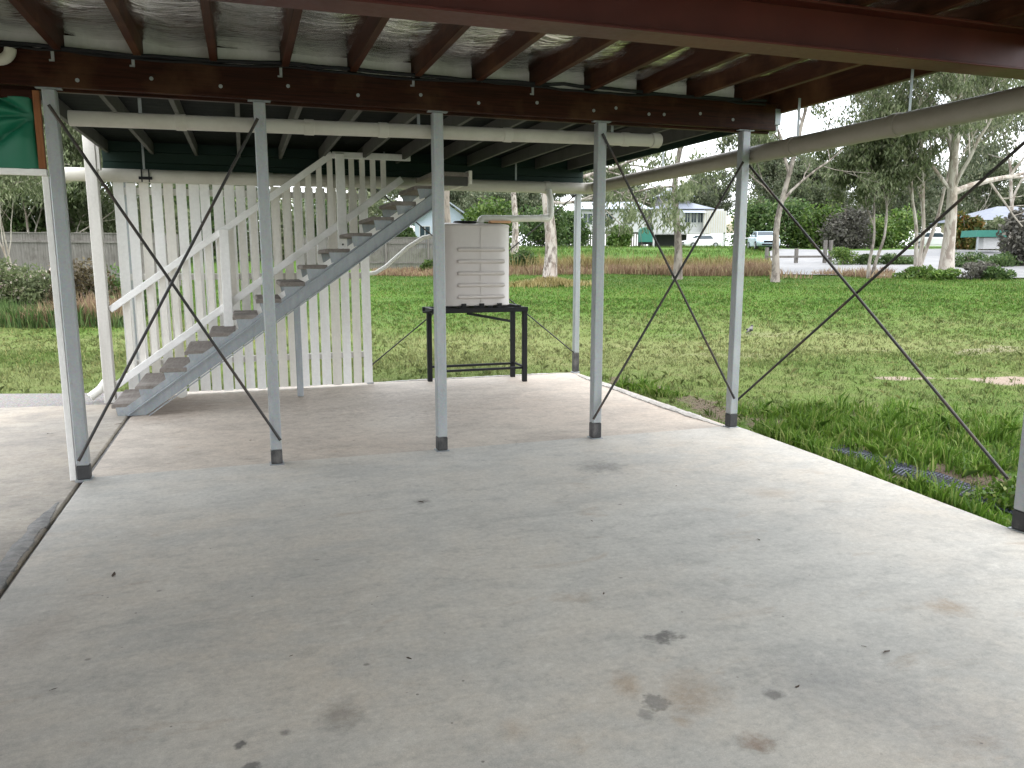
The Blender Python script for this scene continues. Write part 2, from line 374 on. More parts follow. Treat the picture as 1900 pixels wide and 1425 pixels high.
# lawn: soil + turf, 'dirt' attribute marks bare patches
def up_n(t, k=.6):
    geo = t.n.new('ShaderNodeNewGeometry')
    a = t.n.new('ShaderNodeVectorMath'); a.operation = 'SCALE'; t.l.new(geo.outputs['Normal'], a.inputs[0]); a.inputs['Scale'].default_value = 1 - k
    b = t.n.new('ShaderNodeVectorMath'); b.operation = 'ADD'; t.l.new(a.outputs[0], b.inputs[0]); b.inputs[1].default_value = (0, 0, k)
    n = t.n.new('ShaderNodeVectorMath'); n.operation = 'NORMALIZE'; t.l.new(b.outputs[0], n.inputs[0]); t.l.new(n.outputs[0], t.b.inputs['Normal'])
def lawn_mat(name, blades):
    t = NT(name); P = t.raw
    a = t.n.new('ShaderNodeAttribute'); a.attribute_name = 'dry'
    dryv = a.outputs['Fac']
    n1 = t.noise(.55, 5, .6, P); n2 = t.noise(2.8, 5, .65, P); n3 = t.noise(24, 4, .65, P)
    g = t.mix(t.ramp(n1, [(.35, 0), (.65, 1)]), (.046, .110, .009), (.072, .145, .015))
    dry = t.math('ADD', t.math('MULTIPLY', dryv, .78), t.math('MULTIPLY_ADD', n2, 1.0, -.46), clamp=True)
    g = t.mix(dry, g, (.185, .20, .075))
    if blades:
        geo = t.n.new('ShaderNodeNewGeometry'); r = geo.outputs['Random Per Island']
        g = t.mix(t.ramp(r, [(.0, 0), (.75, 0), (1, .75)]), g, (.235, .205, .085))
        g = t.mix(1.0, g, t.math('MULTIPLY_ADD', r, .6, .75), 'MULTIPLY')
        up_n(t)
        t.b.inputs['Specular IOR Level'].default_value = .15
        tr = t.n.new('ShaderNodeBsdfTranslucent'); t.put(tr.inputs[0], g); mx = t.n.new('ShaderNodeMixShader'); mx.inputs[0].default_value = .35
        t.l.new(t.b.outputs[0], mx.inputs[1]); t.l.new(tr.outputs[0], mx.inputs[2]); t.l.new(mx.outputs[0], t.out.inputs[0])
        return t.set(g, .55)
    a2 = t.n.new('ShaderNodeAttribute'); a2.attribute_name = 'dirt'
    soil = t.mix(n3, (.085, .062, .045), (.20, .155, .12))
    pale = t.mix(n3, (.25, .195, .15), (.36, .29, .235))
    sx = t.n.new('ShaderNodeSeparateXYZ'); t.l.new(P, sx.inputs[0]); soil = t.mix(t.ramp(t.math('MULTIPLY', sx.outputs[0], .1), [(.6, 0), (.75, 1)]), soil, pale)
    g = t.mix(1.0, g, t.math('MULTIPLY_ADD', n3, .9, .52), 'MULTIPLY')
    g = t.mix(t.math('MULTIPLY', t.ramp(n2, [(.55, 0), (.75, 1)]), .35), g, (.16, .13, .07))
    dm = t.ramp(t.math('ADD', a2.outputs['Fac'], t.math('MULTIPLY_ADD', n3, .7, -.35)), [(.40, 0), (.62, 1)])
    c = t.mix(dm, g, soil)
    t.bump(n3, .9, .05)
    return t.set(c, .95, 0, .15)
M['lawn'] = lawn_mat('lawn_turf', False); M['blade'] = lawn_mat('grass_blades', True)

def leaf_mat(name, c1, c2, c3=None, trans=.35, rough=.5):
    t = NT(name); geo = t.n.new('ShaderNodeNewGeometry'); r = geo.outputs['Random Per Island']
    stops = [(0, c1), (.75, c2), (1, c3 or c2)]
    c = t.ramp(r, stops)
    c = t.mix(1.0, c, t.math('MULTIPLY_ADD', t.noise(.8, 3, .5), .9, .55), 'MULTIPLY')
    c = t.mix(1.0, c, t.math('MULTIPLY_ADD', t.rand, .4, .8), 'MULTIPLY')
    tr = t.n.new('ShaderNodeBsdfTranslucent'); t.put(tr.inputs[0], c); mx = t.n.new('ShaderNodeMixShader'); mx.inputs[0].default_value = trans
    t.l.new(t.b.outputs[0], mx.inputs[1]); t.l.new(tr.outputs[0], mx.inputs[2]); t.l.new(mx.outputs[0], t.out.inputs[0])
    return t.set(c, rough, 0, .35)
M['gum_leaf'] = leaf_mat('gum_leaves', (.09, .115, .055), (.175, .205, .105), (.29, .30, .19), .5)
M['gum_leaf_dark'] = leaf_mat('dark_gum_leaves', (.075, .10, .04), (.14, .17, .075), (.22, .23, .13), .48)
M['gum_leaf_far'] = leaf_mat('distant_gum_leaves', (.075, .095, .055), (.13, .15, .085), (.20, .20, .13))
M['dark_leaf'] = leaf_mat('dense_green_leaves', (.038, .075, .022), (.09, .15, .042), (.17, .22, .08))
M['mid_leaf'] = leaf_mat('bright_green_leaves', (.05, .10, .018), (.12, .20, .038), (.22, .28, .08))
M['purple_leaf'] = leaf_mat('dull_grey_leaves', (.075, .07, .06), (.13, .125, .10), (.18, .17, .14))
M['orange_leaf'] = leaf_mat('orange_tipped_leaves', (.05, .10, .02), (.16, .13, .03), (.38, .16, .05))
M['weed_leaf'] = leaf_mat('bright_weed_leaves', (.060, .135, .014), (.155, .27, .036), (.34, .37, .13))
M['dry_grass'] = leaf_mat('dry_tall_grass', (.22, .135, .09), (.38, .265, .165), (.46, .42, .22))
M['straw'] = leaf_mat('straw_grass', (.20, .16, .06), (.36, .29, .12), (.48, .42, .22))
M['brown_leaf'] = leaf_mat('browned_scrub_leaves', (.06, .045, .025), (.13, .10, .05), (.20, .17, .09))
M['flower'] = leaf_mat('pale_pink_flowers', (.55, .42, .38), (.72, .62, .55), (.8, .75, .7))
M['litter'] = leaf_mat('leaf_litter', (.07, .05, .035), (.16, .11, .075), (.28, .22, .16), .1, .8)
def bark(name, c1, c2, c3, sc=1.0, thr=.5):
    t = NT(name)
    n = t.noise(3.2 * sc, 6, .65, t.map(t.co, (1, 1, .35)), .5); p = t.noise(1.1 * sc, 4, .6, t.map(t.co, (1, 1, .5)))
    c = t.mix(t.ramp(n, [(thr, 0), (thr + .12, 1)]), c1, c2)
    c = t.mix(t.math('MULTIPLY', t.ramp(p, [(.5, 0), (.68, 1)]), .6), c, c3)
    t.bump(n, .5, .03)
    return t.set(c, .85)
M['bark_pale'] = bark('pale_gum_bark', (.44, .40, .35), (.22, .18, .15), (.30, .235, .185), 1.3, .47)
M['bark_mottled'] = bark('mottled_gum_bark', (.44, .39, .35), (.13, .105, .09), (.26, .19, .155), 2.4, .46)
M['bark_grey'] = bark('grey_brown_gum_bark', (.25, .215, .185), (.10, .08, .067), (.42, .385, .345), 1.8, .45)
M['bark_dark'] = bark('dull_brown_bark', (.25, .21, .175), (.13, .105, .085), (.34, .30, .26), 1.5)
M['house_white'] = m_paint('house_white_boards', (.50, .50, .495), (.36, .35, .33), .25, .6, .6)
M['house_cream'] = m_paint('house_cream_boards', (.48, .41, .30), (.36, .31, .22), .25, .6, .6)
M['house_blue'] = m_paint('pale_blue_boards', (.38, .44, .50), (.30, .34, .38), .25, .6, .6)
M['roof_grey'] = m_paint('grey_blue_roof_steel', (.17, .19, .23), (.12, .135, .16), .4, .45, .8)
M['roof_pale'] = m_paint('pale_roof_steel', (.27, .30, .34), (.20, .22, .25), .4, .45, .8)
M['roof_blue'] = m_paint('blue_grey_roof_steel', (.13, .145, .185), (.09, .1, .125), .4, .5, .8)
M['roof_dark'] = m_paint('dark_grey_gable', (.14, .14, .145), (.1, .1, .1), .3, .6, .8)  # dark grey of the upper gable and the box below the house
M['teal'] = m_paint('teal_green_sheet', (.02, .16, .12), (.02, .1, .08), .3, .6)
M['car_blue'] = NT('pale_blue_car_paint').set((.42, .52, .58), .25, .3, .6)
M['car_white'] = NT('white_car_paint').set((.72, .72, .72), .28, .05, .6)
M['lamp_glass'] = NT('headlamp_glass').set((.6, .62, .65), .12, .4, .6)
M['road'] = m_concrete('pale_road_surface', (.235, .235, .235), (.235, .225, .215), (.19, .19, .195), (), .4, .35)
M['mesh_blue'] = m_paint('blue_grey_plastic_mesh', (.075, .085, .13), (.14, .12, .1), .4, .6, 4)
M['bird_dark'] = m_paint('dark_feathers', (.02, .02, .022), (.06, .05, .05), .3, .7, 20)
M['bird_grey'] = m_paint('grey_feathers', (.13, .12, .115), (.22, .21, .20), .4, .8, 20)
M['rust'] = m_paint('rusty_strap', (.20, .075, .03), (.08, .04, .02), .6, .8, 12, .2)

# ------------------------------------------------------------------ ground
def dirt_amt(X, Y):
    X = np.asarray(X, float); Y = np.asarray(Y, float); d = np.zeros_like(X)
    for (cx, cy, rx, ry, rot, w) in [(9.9, 7.05, 1.8, .36, -.35, .85), (8.4, 7.75, 1.0, .2, -.35, .6), (4.65, 7.0, .42, .95, .15, .62), (5.5, 6.5, .8, .25, -.2, .55), (4.45, 8.6, .25, .7, .1, .7), (4.9, 4.3, .5, 1.1, .1, .75),
                                 (5.0, 5.6, .7, .35, .1, .6), (7.6, 10.6, 1.6, .35, -.3, .42), (9.8, 13.0, 2.2, .5, -.3, .42), (13, 9.5, 2.5, .6, -.3, .5)]:
        c, s = math.cos(rot), math.sin(rot); u = ((X - cx) * c + (Y - cy) * s) / rx; v = (-(X - cx) * s + (Y - cy) * c) / ry
        q = np.sqrt(u * u + v * v) + 1.3 * (vnoise(X, Y, .45, 5) - .5) + .7 * (vnoise(X, Y, .14, 6) - .5)
        d = np.maximum(d, w * np.clip((1.35 - q) / .7, 0, 1))
    return d
def dry_amt(X, Y):
    s = np.asarray(X) * SY + np.asarray(Y) * CY
    band = np.exp(-((s - 13.0) / 4.8) ** 2)
    return np.clip(band * (vnoise(X, Y, 2.2, 8) * 1.1 + .28) , 0, 1)
def axis_coords(lo, hi, c0, c1, fine):
    a = [c0]; st_ = fine
    while a[-1] > lo: a.append(a[-1] - st_); st_ *= 1.16
    b = [c1]; st_ = fine
    while b[-1] < hi: b.append(b[-1] + st_); st_ *= 1.16
    return np.array(sorted(a)[:-1] + list(np.arange(c0, c1, fine)) + b)
gx, gy = axis_coords(-220, 420, -6, 16, .12), axis_coords(-60, 520, 2.5, 16, .12)
GX, GY = np.meshgrid(gx, gy); nxg, nyg = len(gx), len(gy)
GZ = tz(GX, GY)
under = (GX > -7.9) & (GX < 3.9) & (GY < 9.2)
GZ = np.where(under, -.14, GZ)
idx = np.arange(nxg * nyg).reshape(nyg, nxg)
FA = np.stack([idx[:-1, :-1], idx[:-1, 1:], idx[1:, 1:], idx[1:, :-1]], -1).reshape(-1, 4)
me = npmesh('lawn', np.stack([GX, GY, GZ], -1).reshape(-1, 3), FA, True)
for nm, arr in (('dirt', dirt_amt(GX, GY)), ('dry', dry_amt(GX, GY))):
    at = me.attributes.new(nm, 'FLOAT', 'POINT'); at.data.foreach_set('value', arr.ravel().astype(np.float32))
struct('lawn', me, M['lawn'], 'wide green lawn around the raised house')

# slabs
def slab(name, poly, z0, z1, mat, label, bev=.012):
    mb = MB().prism(poly, 'z', z0, z1)
    return struct(name, mb.mesh(name, (0, 0, 0), bev), mat, label)
fs = slab('concrete_slab', [(-1.105, -6), (3.97, -6), (3.985, 2.9), (4.012, 3.2), (4.055, 3.95), (4.105, 4.76), (4.135, 5.7), (4.12, 5.88), (-1.105, 5.88)], -.14, 0, M['slab_front'], 'smooth grey concrete slab in the foreground')
rs = slab('rear_slab', [(-1.10, 5.885), (4.10, 5.885), (4.12, 9.46), (-.95, 9.50), (-1.10, 9.5)], -.15, -.012, M['slab_rear'], 'dusty pinkish concrete slab behind the front posts')
ls = slab('left_slab', [(-9, -6), (-1.13, -6), (-1.125, 8.85), (-2.4, 9.03), (-9, 9.6)], -.15, -.008, M['slab_left'], 'sandy concrete slab left of the joint')
struct('gravel_strip', MB().prism([(-1.12, 8.86), (-1.12, 9.75), (-1.85, 9.8), (-2.65, 10.05), (-9, 10.6), (-9, 9.62), (-2.4, 9.05)], 'z', -.15, -.02).mesh('gravel_strip'), M['gravel'], 'rough grey gravel strip along the lawn', kind='structure')

def rough_strip(name, pts, w, h, mat, parent, seed, n=90):          # irregular mortar bead along a path
    rnd = np.random.RandomState(seed); pts = [Vector(p) for p in pts]
    L = [0]
    for a, b in zip(pts, pts[1:]): L.append(L[-1] + (b - a).length)
    vs, fs_ = [], []
    for i in range(n + 1):
        d = L[-1] * i / n; k = max(j for j in range(len(pts)) if L[j] <= d + 1e-9); k = min(k, len(pts) - 2)
        u = (d - L[k]) / (L[k + 1] - L[k]); p = pts[k].lerp(pts[k + 1], u); dr = (pts[k + 1] - pts[k]).normalized(); nn = Vector((dr.y, -dr.x, 0))
        e = min(1, 6 * min(i, n - i) / n + .15); ww = w * e * (.75 + .5 * float(vnoise(d * 9, seed, 1))) ; hh = h * e
        for q, zz in ((-.5, -.03), (-.42, hh * (.3 + .5 * rnd.rand())), (-.12, hh * (.7 + .5 * rnd.rand())), (.15, hh * (.6 + .6 * rnd.rand())), (.42, hh * (.3 + .5 * rnd.rand())), (.5, -.03)):
            v = p + nn * (q * ww + (rnd.rand() - .5) * w * .07); vs.append((v.x, v.y, p.z + zz))
    for i in range(n):
        for k in range(5): a = i * 6 + k; fs_.append((a, a + 1, a + 7, a + 6))
    mb = MB().add(vs, fs_)
    return part(name, mb, mat, parent, smooth=True)
rough_strip('edge_mortar', [(4.055, 9.35, -.012), (4.02, 8.6, -.012), (4.0, 7.3, -.012), (4.01, 6.4, -.012), (4.03, 5.92, -.012)], .13, .022, M['mortar'], rs, 3, 120)
rough_strip('back_edge_mortar', [(1.5, 9.44, -.012), (3.0, 9.43, -.012), (4.0, 9.42, -.012)], .07, .012, M['mortar'], rs, 4, 60)
rough_strip('joint_mortar', [(-1.165, 5.35, -.008), (-1.18, 4.8, -.008), (-1.185, 4.2, -.008), (-1.18, 3.2, -.008), (-1.18, 2.0, -.008)], .10, .012, M['mortar_dark'], ls, 5, 140)
rough_strip('joint_filler', [(-1.115, -2, -.04), (-1.115, 5.9, -.04), (-1.115, 8.8, -.04)], .05, .012, M['mortar_dark'], fs, 6, 160)

# ------------------------------------------------------------------ floor frame overhead
X1, Y1, Y2 = 4.05, 5.84, 9.40
HL, HF = -3.6, -1.3           # left and rear ends of the house floor
ff = thing('house_floor', 'underside of the raised house floor, dark timber joists with silver foil between', 'floor frame', (0, 0, 2.77))
jx = [-1.025 + .4555 * k for k in range(-5, 12)]
jmesh = MB().box(-.024, .024, HF, 5.93, 0, .145).mesh('joist', (0, 0, 0), .003)
for i, x in enumerate(jx):
    o = link('joist', jmesh, M['joist'], ff); o.location = (x, 0, 0)
part('edge_joist', B(4.36, 4.41, HF, 5.96, 2.70, 2.93), M['joist'], ff, .004)
for i in range(len(jx) - 1):
    part('infill_panel', B(jx[i] + .026, jx[i + 1] - .026, 5.872, 5.884, 2.772, 2.885), M['infill'], ff)
part('end_joist', B(HL, 4.36, 5.935, 5.975, 2.772, 2.915), M['joist'], ff, .003)
def foil_sheet(x0, x1, seed):
    nx, ny = 5, 56; xs = np.linspace(x0, x1, nx); ys = np.linspace(HF, 5.93, ny)
    A, Bq = np.meshgrid(xs, ys); u = (A - x0) / (x1 - x0)
    Z = .118 - .022 * np.sin(np.pi * u) * (.4 + vnoise(A, Bq, .5, seed)) + .012 * (vnoise(A, Bq, .16, seed + 3) - .5) + .04 * (vnoise(A, Bq, .55, seed + 9) - .5)
    ii = np.arange(nx * ny).reshape(ny, nx)
    fa = np.stack([ii[:-1, :-1], ii[:-1, 1:], ii[1:, 1:], ii[1:, :-1]], -1).reshape(-1, 4)
    return npmesh('foil_sheet', np.stack([A, Bq, Z], -1).reshape(-1, 3), fa, True)
js = jx + [4.384]
for i in range(len(js) - 1):
    link('foil_sheet', foil_sheet(js[i] + .025, js[i + 1] - .025, i), M['foil'], ff)
part('floor_sheet', B(HL, 4.42, HF, 5.98, 2.918, 2.95), M['joist'], ff)

sw = thing('light_block_wall', 'added out-of-view wall keeping light off the left of the slab', 'wall', (-1.9, 0, -.008))  # added outside the view to darken the left foreground slab
for i in range(6):
    part('wall_sheet', B(-1.94, -1.915, -1.3 + i * .95, -.354 + i * .95, -.008, 2.76), M['added_wall'], sw, .002)

# timber bearer on the post row
be = thing('bearer_beam', 'long dark red-brown timber bearer resting on the front row of posts', 'beam', (0, Y1, 2.55))
part('plank', B(HL, 4.33, 5.785, 5.832, 2.552, 2.768), M['bearer'], be, .004)
part('plank', B(HL, 4.31, 5.850, 5.895, 2.535, 2.766), M['bearer'], be, .004)
bolt = MB().tube([(0, 0, 0), (0, -.003, 0)], .0125, 12).tube([(0, -.003, 0), (0, -.010, 0)], .007, 6).mesh('bolt')
for (x, z) in [(-.929, 2.60), (-.499, 2.64), (-.079, 2.62), (.355, 2.65), (.827, 2.62), (1.275, 2.65), (1.709, 2.62), (2.169, 2.65), (2.639, 2.62), (2.829, 2.65), (3.12, 2.62), (3.256, 2.625), (3.588, 2.65), (3.9, 2.62), (-1.4, 2.64), (-1.9, 2.62)]:
    o = link('bolt', bolt, M['galv'], be); o.location = (x, 5.7845 - Y1, z - 2.55)
clip = MB().box(-.009, .009, -.003, 0, -.012, .06).box(-.022, .009, -.003, 0, -.012, .0).mesh('strap_clip', (0, 0, 0), .001)
for k in (3, 4, 6, 8, 10):
    o = link('strap_clip', clip, M['galv'], be); o.location = (jx[2 + k] - .03, 5.783 - Y1, .165)
part('end_bracket', B(4.312, 4.372, 5.78, 5.90, 2.60, 2.73).box(4.318, 4.36, 5.80, 5.88, 2.555, 2.60), M['galv_dull'], be, .003)

# cables along the bearer
rnd = random.Random(4)
for k, (zz, yy, lab) in enumerate([(2.783, 5.765, 'thick black cable sagging along the top of the timber bearer'), (2.762, 5.772, 'thinner black cable running just under the thick one on the bearer')]):
    pts = []; x = HL
    while x < 4.2:
        pts.append((x, yy + rnd.uniform(-.006, .006), zz + .010 * math.sin(x * (3.1 + k)) + rnd.uniform(-.006, .006))); x += .13
    solo('electrical_cable', MB().tube(pts, .0135 - .004 * k, 7), M['black'], lab, 'cable', (0, yy, zz), None, 0, True)

# red steel beam
sb = thing('steel_beam', 'dark red painted steel beam crossing the top of the picture', 'beam', (0, 3.55, 2.54))
part('bottom_flange', B(HL, 4.62, 3.455, 3.645, 2.540, 2.553), M['red'], sb, .003)
part('web', B(HL, 4.62, 3.546, 3.554, 2.553, 2.756), M['red'], sb)
part('top_flange', B(HL, 4.62, 3.455, 3.645, 2.756, 2.769), M['red'], sb, .003)

# verandah deck behind the post row
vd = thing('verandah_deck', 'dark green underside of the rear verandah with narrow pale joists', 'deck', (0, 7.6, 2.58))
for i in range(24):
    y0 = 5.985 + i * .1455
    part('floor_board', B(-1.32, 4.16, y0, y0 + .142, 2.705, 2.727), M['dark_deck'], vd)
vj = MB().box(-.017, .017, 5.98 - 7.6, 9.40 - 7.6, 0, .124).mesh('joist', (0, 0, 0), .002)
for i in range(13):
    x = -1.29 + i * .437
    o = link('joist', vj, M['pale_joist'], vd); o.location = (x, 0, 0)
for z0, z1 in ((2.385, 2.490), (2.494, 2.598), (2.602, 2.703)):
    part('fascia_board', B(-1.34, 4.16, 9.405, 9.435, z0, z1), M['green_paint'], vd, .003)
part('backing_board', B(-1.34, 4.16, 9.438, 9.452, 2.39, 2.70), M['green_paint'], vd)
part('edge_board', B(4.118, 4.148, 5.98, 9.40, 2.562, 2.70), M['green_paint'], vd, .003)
part('light_block_sheet', B(-1.33, 4.17, 5.985, 9.48, 2.729, 2.745), M['dark_deck'], vd)  # added unseen sheet, stops light leaking down between the floor boards

# ------------------------------------------------------------------ posts
def post(x, y, h, label, w=.075, stub=.11, group=None, cap=True, blk=True):
    r = thing('steel_post', label, 'post', (x, y, 0), group)
    a = w / 2
    if blk:
        stub *= .85 + .3 * ((x * 7.3 + y * 3.1) % 1)
        part('base_stub', B(x - a - .001, x + a + .001, y - a - .001, y + a + .001, .006, stub), M['stub'], r, .006)
    part('base_plate', B(x - a - .012, x + a + .012, y - a - .012, y + a + .012, -.012, .006), M['galv_dull'], r, .002)
    part('shaft', B(x - a, x + a, y - a, y + a, stub if blk else .006, h), M['galv'], r, .007)
    if cap: part('cap_plate', B(x - a - .035, x + a + .035, y - a, y + a, h, h + .008), M['galv_dull'], r, .001)
    return r
FX = [-1.10, .162, 1.405, 2.725, 4.055]
L5 = ['galvanised post left of the stairs beside the green tarp, nearest of its row', 'galvanised post standing in front of the stairs, second from the tarp',
      'galvanised post in front of the water tank', 'galvanised post between the water tank and the slab corner', 'galvanised post at the right end of the bearer, on the slab corner']
for x, lab in zip(FX, L5): post(x, Y1, 2.543, lab, .078, .115, 'front row of house posts')
rp = post(4.03, 3.02, 2.69, 'galvanised post cut by the right edge of the picture', .085, .105)
part('rust_strap', MB().tube([(3.975, 2.965, .01), (3.975, 2.967, .2), (4.03, 2.972, .25), (4.082, 2.972, .275)], .006, 6), M['rust'], rp)
post(4.085, 9.4, 2.39, 'galvanised post at the far back corner of the slab', .072, .225)
post(-1.16, 9.425, 2.385, 'thin grey steel post behind the white timber post at the screen end', .07, .1, None, True, False)
post(1.385, 9.40, 2.385, 'steel post hidden behind the last batten of the white screen', .055, .1, None, True, False)
wp = thing('timber_post', 'thick weathered white timber post at the foot of the stairs', 'post', (-1.385, 9.0, -.01))
part('shaft', B(-1.44, -1.332, 8.947, 9.053, -.01, 2.70), M['grey_white'], wp, .006)
part('side_cleat', B(-1.330, -1.30, 8.96, 9.04, 2.36, 2.66), M['grey_white'], wp, .003)

# bracing rods
def rod(p, q, label, r=.0100):
    t_ = thing('brace_rod', label, 'rod', p, 'diagonal bracing rods')
    part('rod', MB().tube([p, q], r, 8), M['rod'], t_, 0, True)
    for e, o in ((p, q), (q, p)):
        d = (Vector(o) - Vector(e)).normalized()
        part('end_lug', MB().bar(Vector(e) - d * .01, Vector(e) + d * .035, .006, .02, (0, 0, 1)), M['rod'], t_)
    m = Vector(p).lerp(Vector(q), .42); d = (Vector(q) - Vector(p)).normalized()
yf = Y1 - .05
rod(aty(92, 197, yf), aty(519, 815, yf - .012), 'bracing rod falling from the tarp corner to the foot of the second post')
rod(aty(477, 222, yf - .03), aty(147, 853, yf - .03), 'bracing rod rising from the first post foot to the second post top')
rod(aty(1119, 250, yf), aty(1362, 738, yf - .012), 'bracing rod falling from the fourth post top to the corner post foot')
rod(aty(1378, 302, yf - .03), aty(1102, 776, yf - .03), 'bracing rod rising from the fourth post foot to the corner post top')
xs_ = X1 + .052
rod(atx(1384, 300, xs_), atx(1868, 886, xs_), 'bracing rod falling from the corner post towards the right picture edge')
a_ = atx(1365, 745, xs_ + .022); b_ = atx(1900, 265, xs_ + .022); rod(a_, a_ + (b_ - a_) * 1.12, 'bracing rod rising from the corner post foot to the right picture edge')
rod(aty(690, 677, 9.375), aty(1068, 362, 9.375), 'far bracing rod rising from the screen end to the back corner post top', .008)
rod(aty(1068, 657, 9.39), aty(692, 346, 9.39), 'far bracing rod falling from the stairs to the back corner post foot', .008)

# ------------------------------------------------------------------ drain pipes
def pipe(label, pts, r, couplings, mat, name='drain_pipe', hangers=(), caps=True):
    p0 = Vector(pts[0]); r_ = thing(name, label, 'pipe', p0)
    part('pipe', MB().tube(pts, r, 18), mat, r_, 0, True)
    for (c, d) in couplings:
        c = Vector(c); d = Vector(d).normalized()
        part('coupling', MB().tube([c - d * .035, c - d * .033, c + d * .033, c + d * .035], [r, r * 1.10, r * 1.10, r], 18), mat, r_, 0, True)
    for (h, top) in hangers:
        part('hanger', MB().bar(h, (h[0], h[1], top), .022, .0025, (0, 1, 0)), M['galv_dull'], r_)
    return r_
def arc(c, a, b, n=7):            # quarter bend from c+a to c+b about c+a+b
    c, a, b = Vector(c), Vector(a), Vector(b)
    return [c + a + b - b * math.cos(t) - a * math.sin(t) for t in [math.pi / 2 * i / n for i in range(n + 1)]]
U = lambda x: (x, 5.99, 2.397 + (x + 1.09) * .0128)
up_ = pipe('upper cream drain pipe slung just behind the bearer', [U(-1.03), U(1), U(3.27)], .05, [(U(-.35), (1, 0, 0)), (U(.50), (1, 0, 0)), (U(1.03), (1, 0, 0)), (U(2.0), (1, 0, 0)), (U(3.02), (1, 0, 0))], M['pvc_grey'],
     hangers=[((x, 5.99, U(x)[2] + .048), 2.70) for x in (-.6, 1.3, 2.9)])
part('end_cap', MB().tube([U(3.255), U(3.26), U(3.33), U(3.34)], [.05, .059, .059, .05], 18), M['pvc_grey'], up_, 0, True)
low = [(-1.70, 9.52, 2.335), (-1.70, 9.42, 2.335)] + [tuple(v) for v in arc((-1.70, 9.25, 2.335), (0, .09, 0), (.09, 0, 0))] + [(1, 9.25, 2.343), (3.5, 9.25, 2.345)]
lp = pipe('lower cream drain pipe in front of the green fascia, over the white screen', low, .069, [((-1.40, 9.25, 2.336), (1, 0, 0)), ((.33, 9.25, 2.34), (1, 0, 0)), ((1.05, 9.25, 2.343), (1, 0, 0)), ((3.60, 9.25, 2.345), (1, 0, 0))], M['pvc_grey'])
part('bend', MB().tube([(3.49, 9.25, 2.345), (3.95, 9.25, 2.346)] + [tuple(v) for v in arc((4.17, 9.25, 2.346), (-.1, 0, 0), (0, -.1, 0))] + [(4.17, 9.0, 2.346)], .0685, 18), M['pvc_grey'], lp, 0, True)
part('bracket', MB().bar((-.95, 9.175, 2.27), (-.95, 9.175, 2.40), .012, .01, (0, 1, 0)).bar((-.88, 9.175, 2.27), (-.88, 9.175, 2.40), .012, .01, (0, 1, 0)).bar((-.98, 9.172, 2.31), (-.85, 9.172, 2.31), .01, .03), M['black'], lp)
for x in (-.93, 1.6, 3.2):
    part('hanger', MB().bar((x, 9.25, 2.41), (x, 9.25, 2.69), .022, .0025, (0, 1, 0)), M['galv_dull'], lp)
R_ = lambda y: (4.17, y, 2.346 + (9 - y) * .004)
pipe('long sloping drain pipe along the open right side of the house', [R_(9.03), R_(6), R_(3), R_(-1)], .071, [(R_(8.95), (0, 1, 0)), (R_(5.35), (0, 1, 0)), (R_(4.30), (0, 1, 0))], M['pvc_shaded'],
     hangers=[((4.17, y, R_(y)[2] + .07), 2.72) for y in (5.30, 4.2, 7.4)])
dp = [(3.60, 9.18, 2.30), (3.60, 9.12, 2.2), (3.60, 9.11, 2.03)] + [tuple(v) for v in arc((3.60, 9.11, 1.965), (0, 0, .05), (-.05, 0, 0))] + [(3.2, 9.11, 1.957), (2.74, 9.11, 1.95)]
pp = pipe('white downpipe elbowing from the gutter drain into the water tank', dp, .040, [((3.60, 9.11, 2.06), (0, 0, 1)), ((3.50, 9.11, 1.964), (1, 0, 0))], M['pvc'], 'downpipe')
part('inlet_bend', MB().tube([(2.76, 9.11, 1.95)] + [tuple(v) for v in arc((2.70, 9.11, 1.95), (.05, 0, 0), (0, 0, -.05))] + [(2.70, 9.11, 1.885)], .042, 14), M['pvc'], pp, 0, True)
ov = [(1.42, 9.5, 1.30), (1.50, 9.5, 1.31), (1.62, 9.48, 1.38), (1.9, 9.46, 1.62), (2.08, 9.44, 1.73), (2.24, 9.40, 1.76)]
pipe('thin white overflow pipe slanting from the tank down to the screen', ov, .024, [], M['pvc'], 'overflow_pipe')
lo = [(-1.405, 9.22, 2.30), (-1.405, 9.20, 2.2), (-1.405, 9.19, .30), (-1.42, 9.18, .22), (-1.50, 9.16, .11), (-1.60, 9.12, .035)]
pipe('white downpipe kicking out past the white timber post', lo, .045, [((-1.405, 9.2, 2.1), (0, 0, 1))], M['pvc'], 'downpipe')
lt = [(-3.4, 5.73, 2.675), (-1.36, 5.73, 2.678)] + [tuple(v) for v in arc((-1.27, 5.73, 2.68), (-.07, 0, 0), (0, 0, .07))]
pipe('short cream pipe bending upward above the green tarp', lt, .033, [((-1.39, 5.73, 2.678), (1, 0, 0))], M['pvc_grey'])

sp = atz(338, 737); ps = thing('pipe_stub', 'short white capped pipe end on the slab at the screen foot', 'pipe', (sp.x, sp.y, -.012))
part('pipe', MB().tube([(sp.x, sp.y + .10, .045), (sp.x, sp.y, .045)], .045, 18), M['pvc'], ps, 0, True)
part('end_cap', MB().tube([(sp.x, sp.y + .04, .045), (sp.x, sp.y + .038, .045), (sp.x, sp.y - .012, .045), (sp.x, sp.y - .018, .045)], [.045, .054, .054, .046], 18), M['pvc'], ps, 0, True)

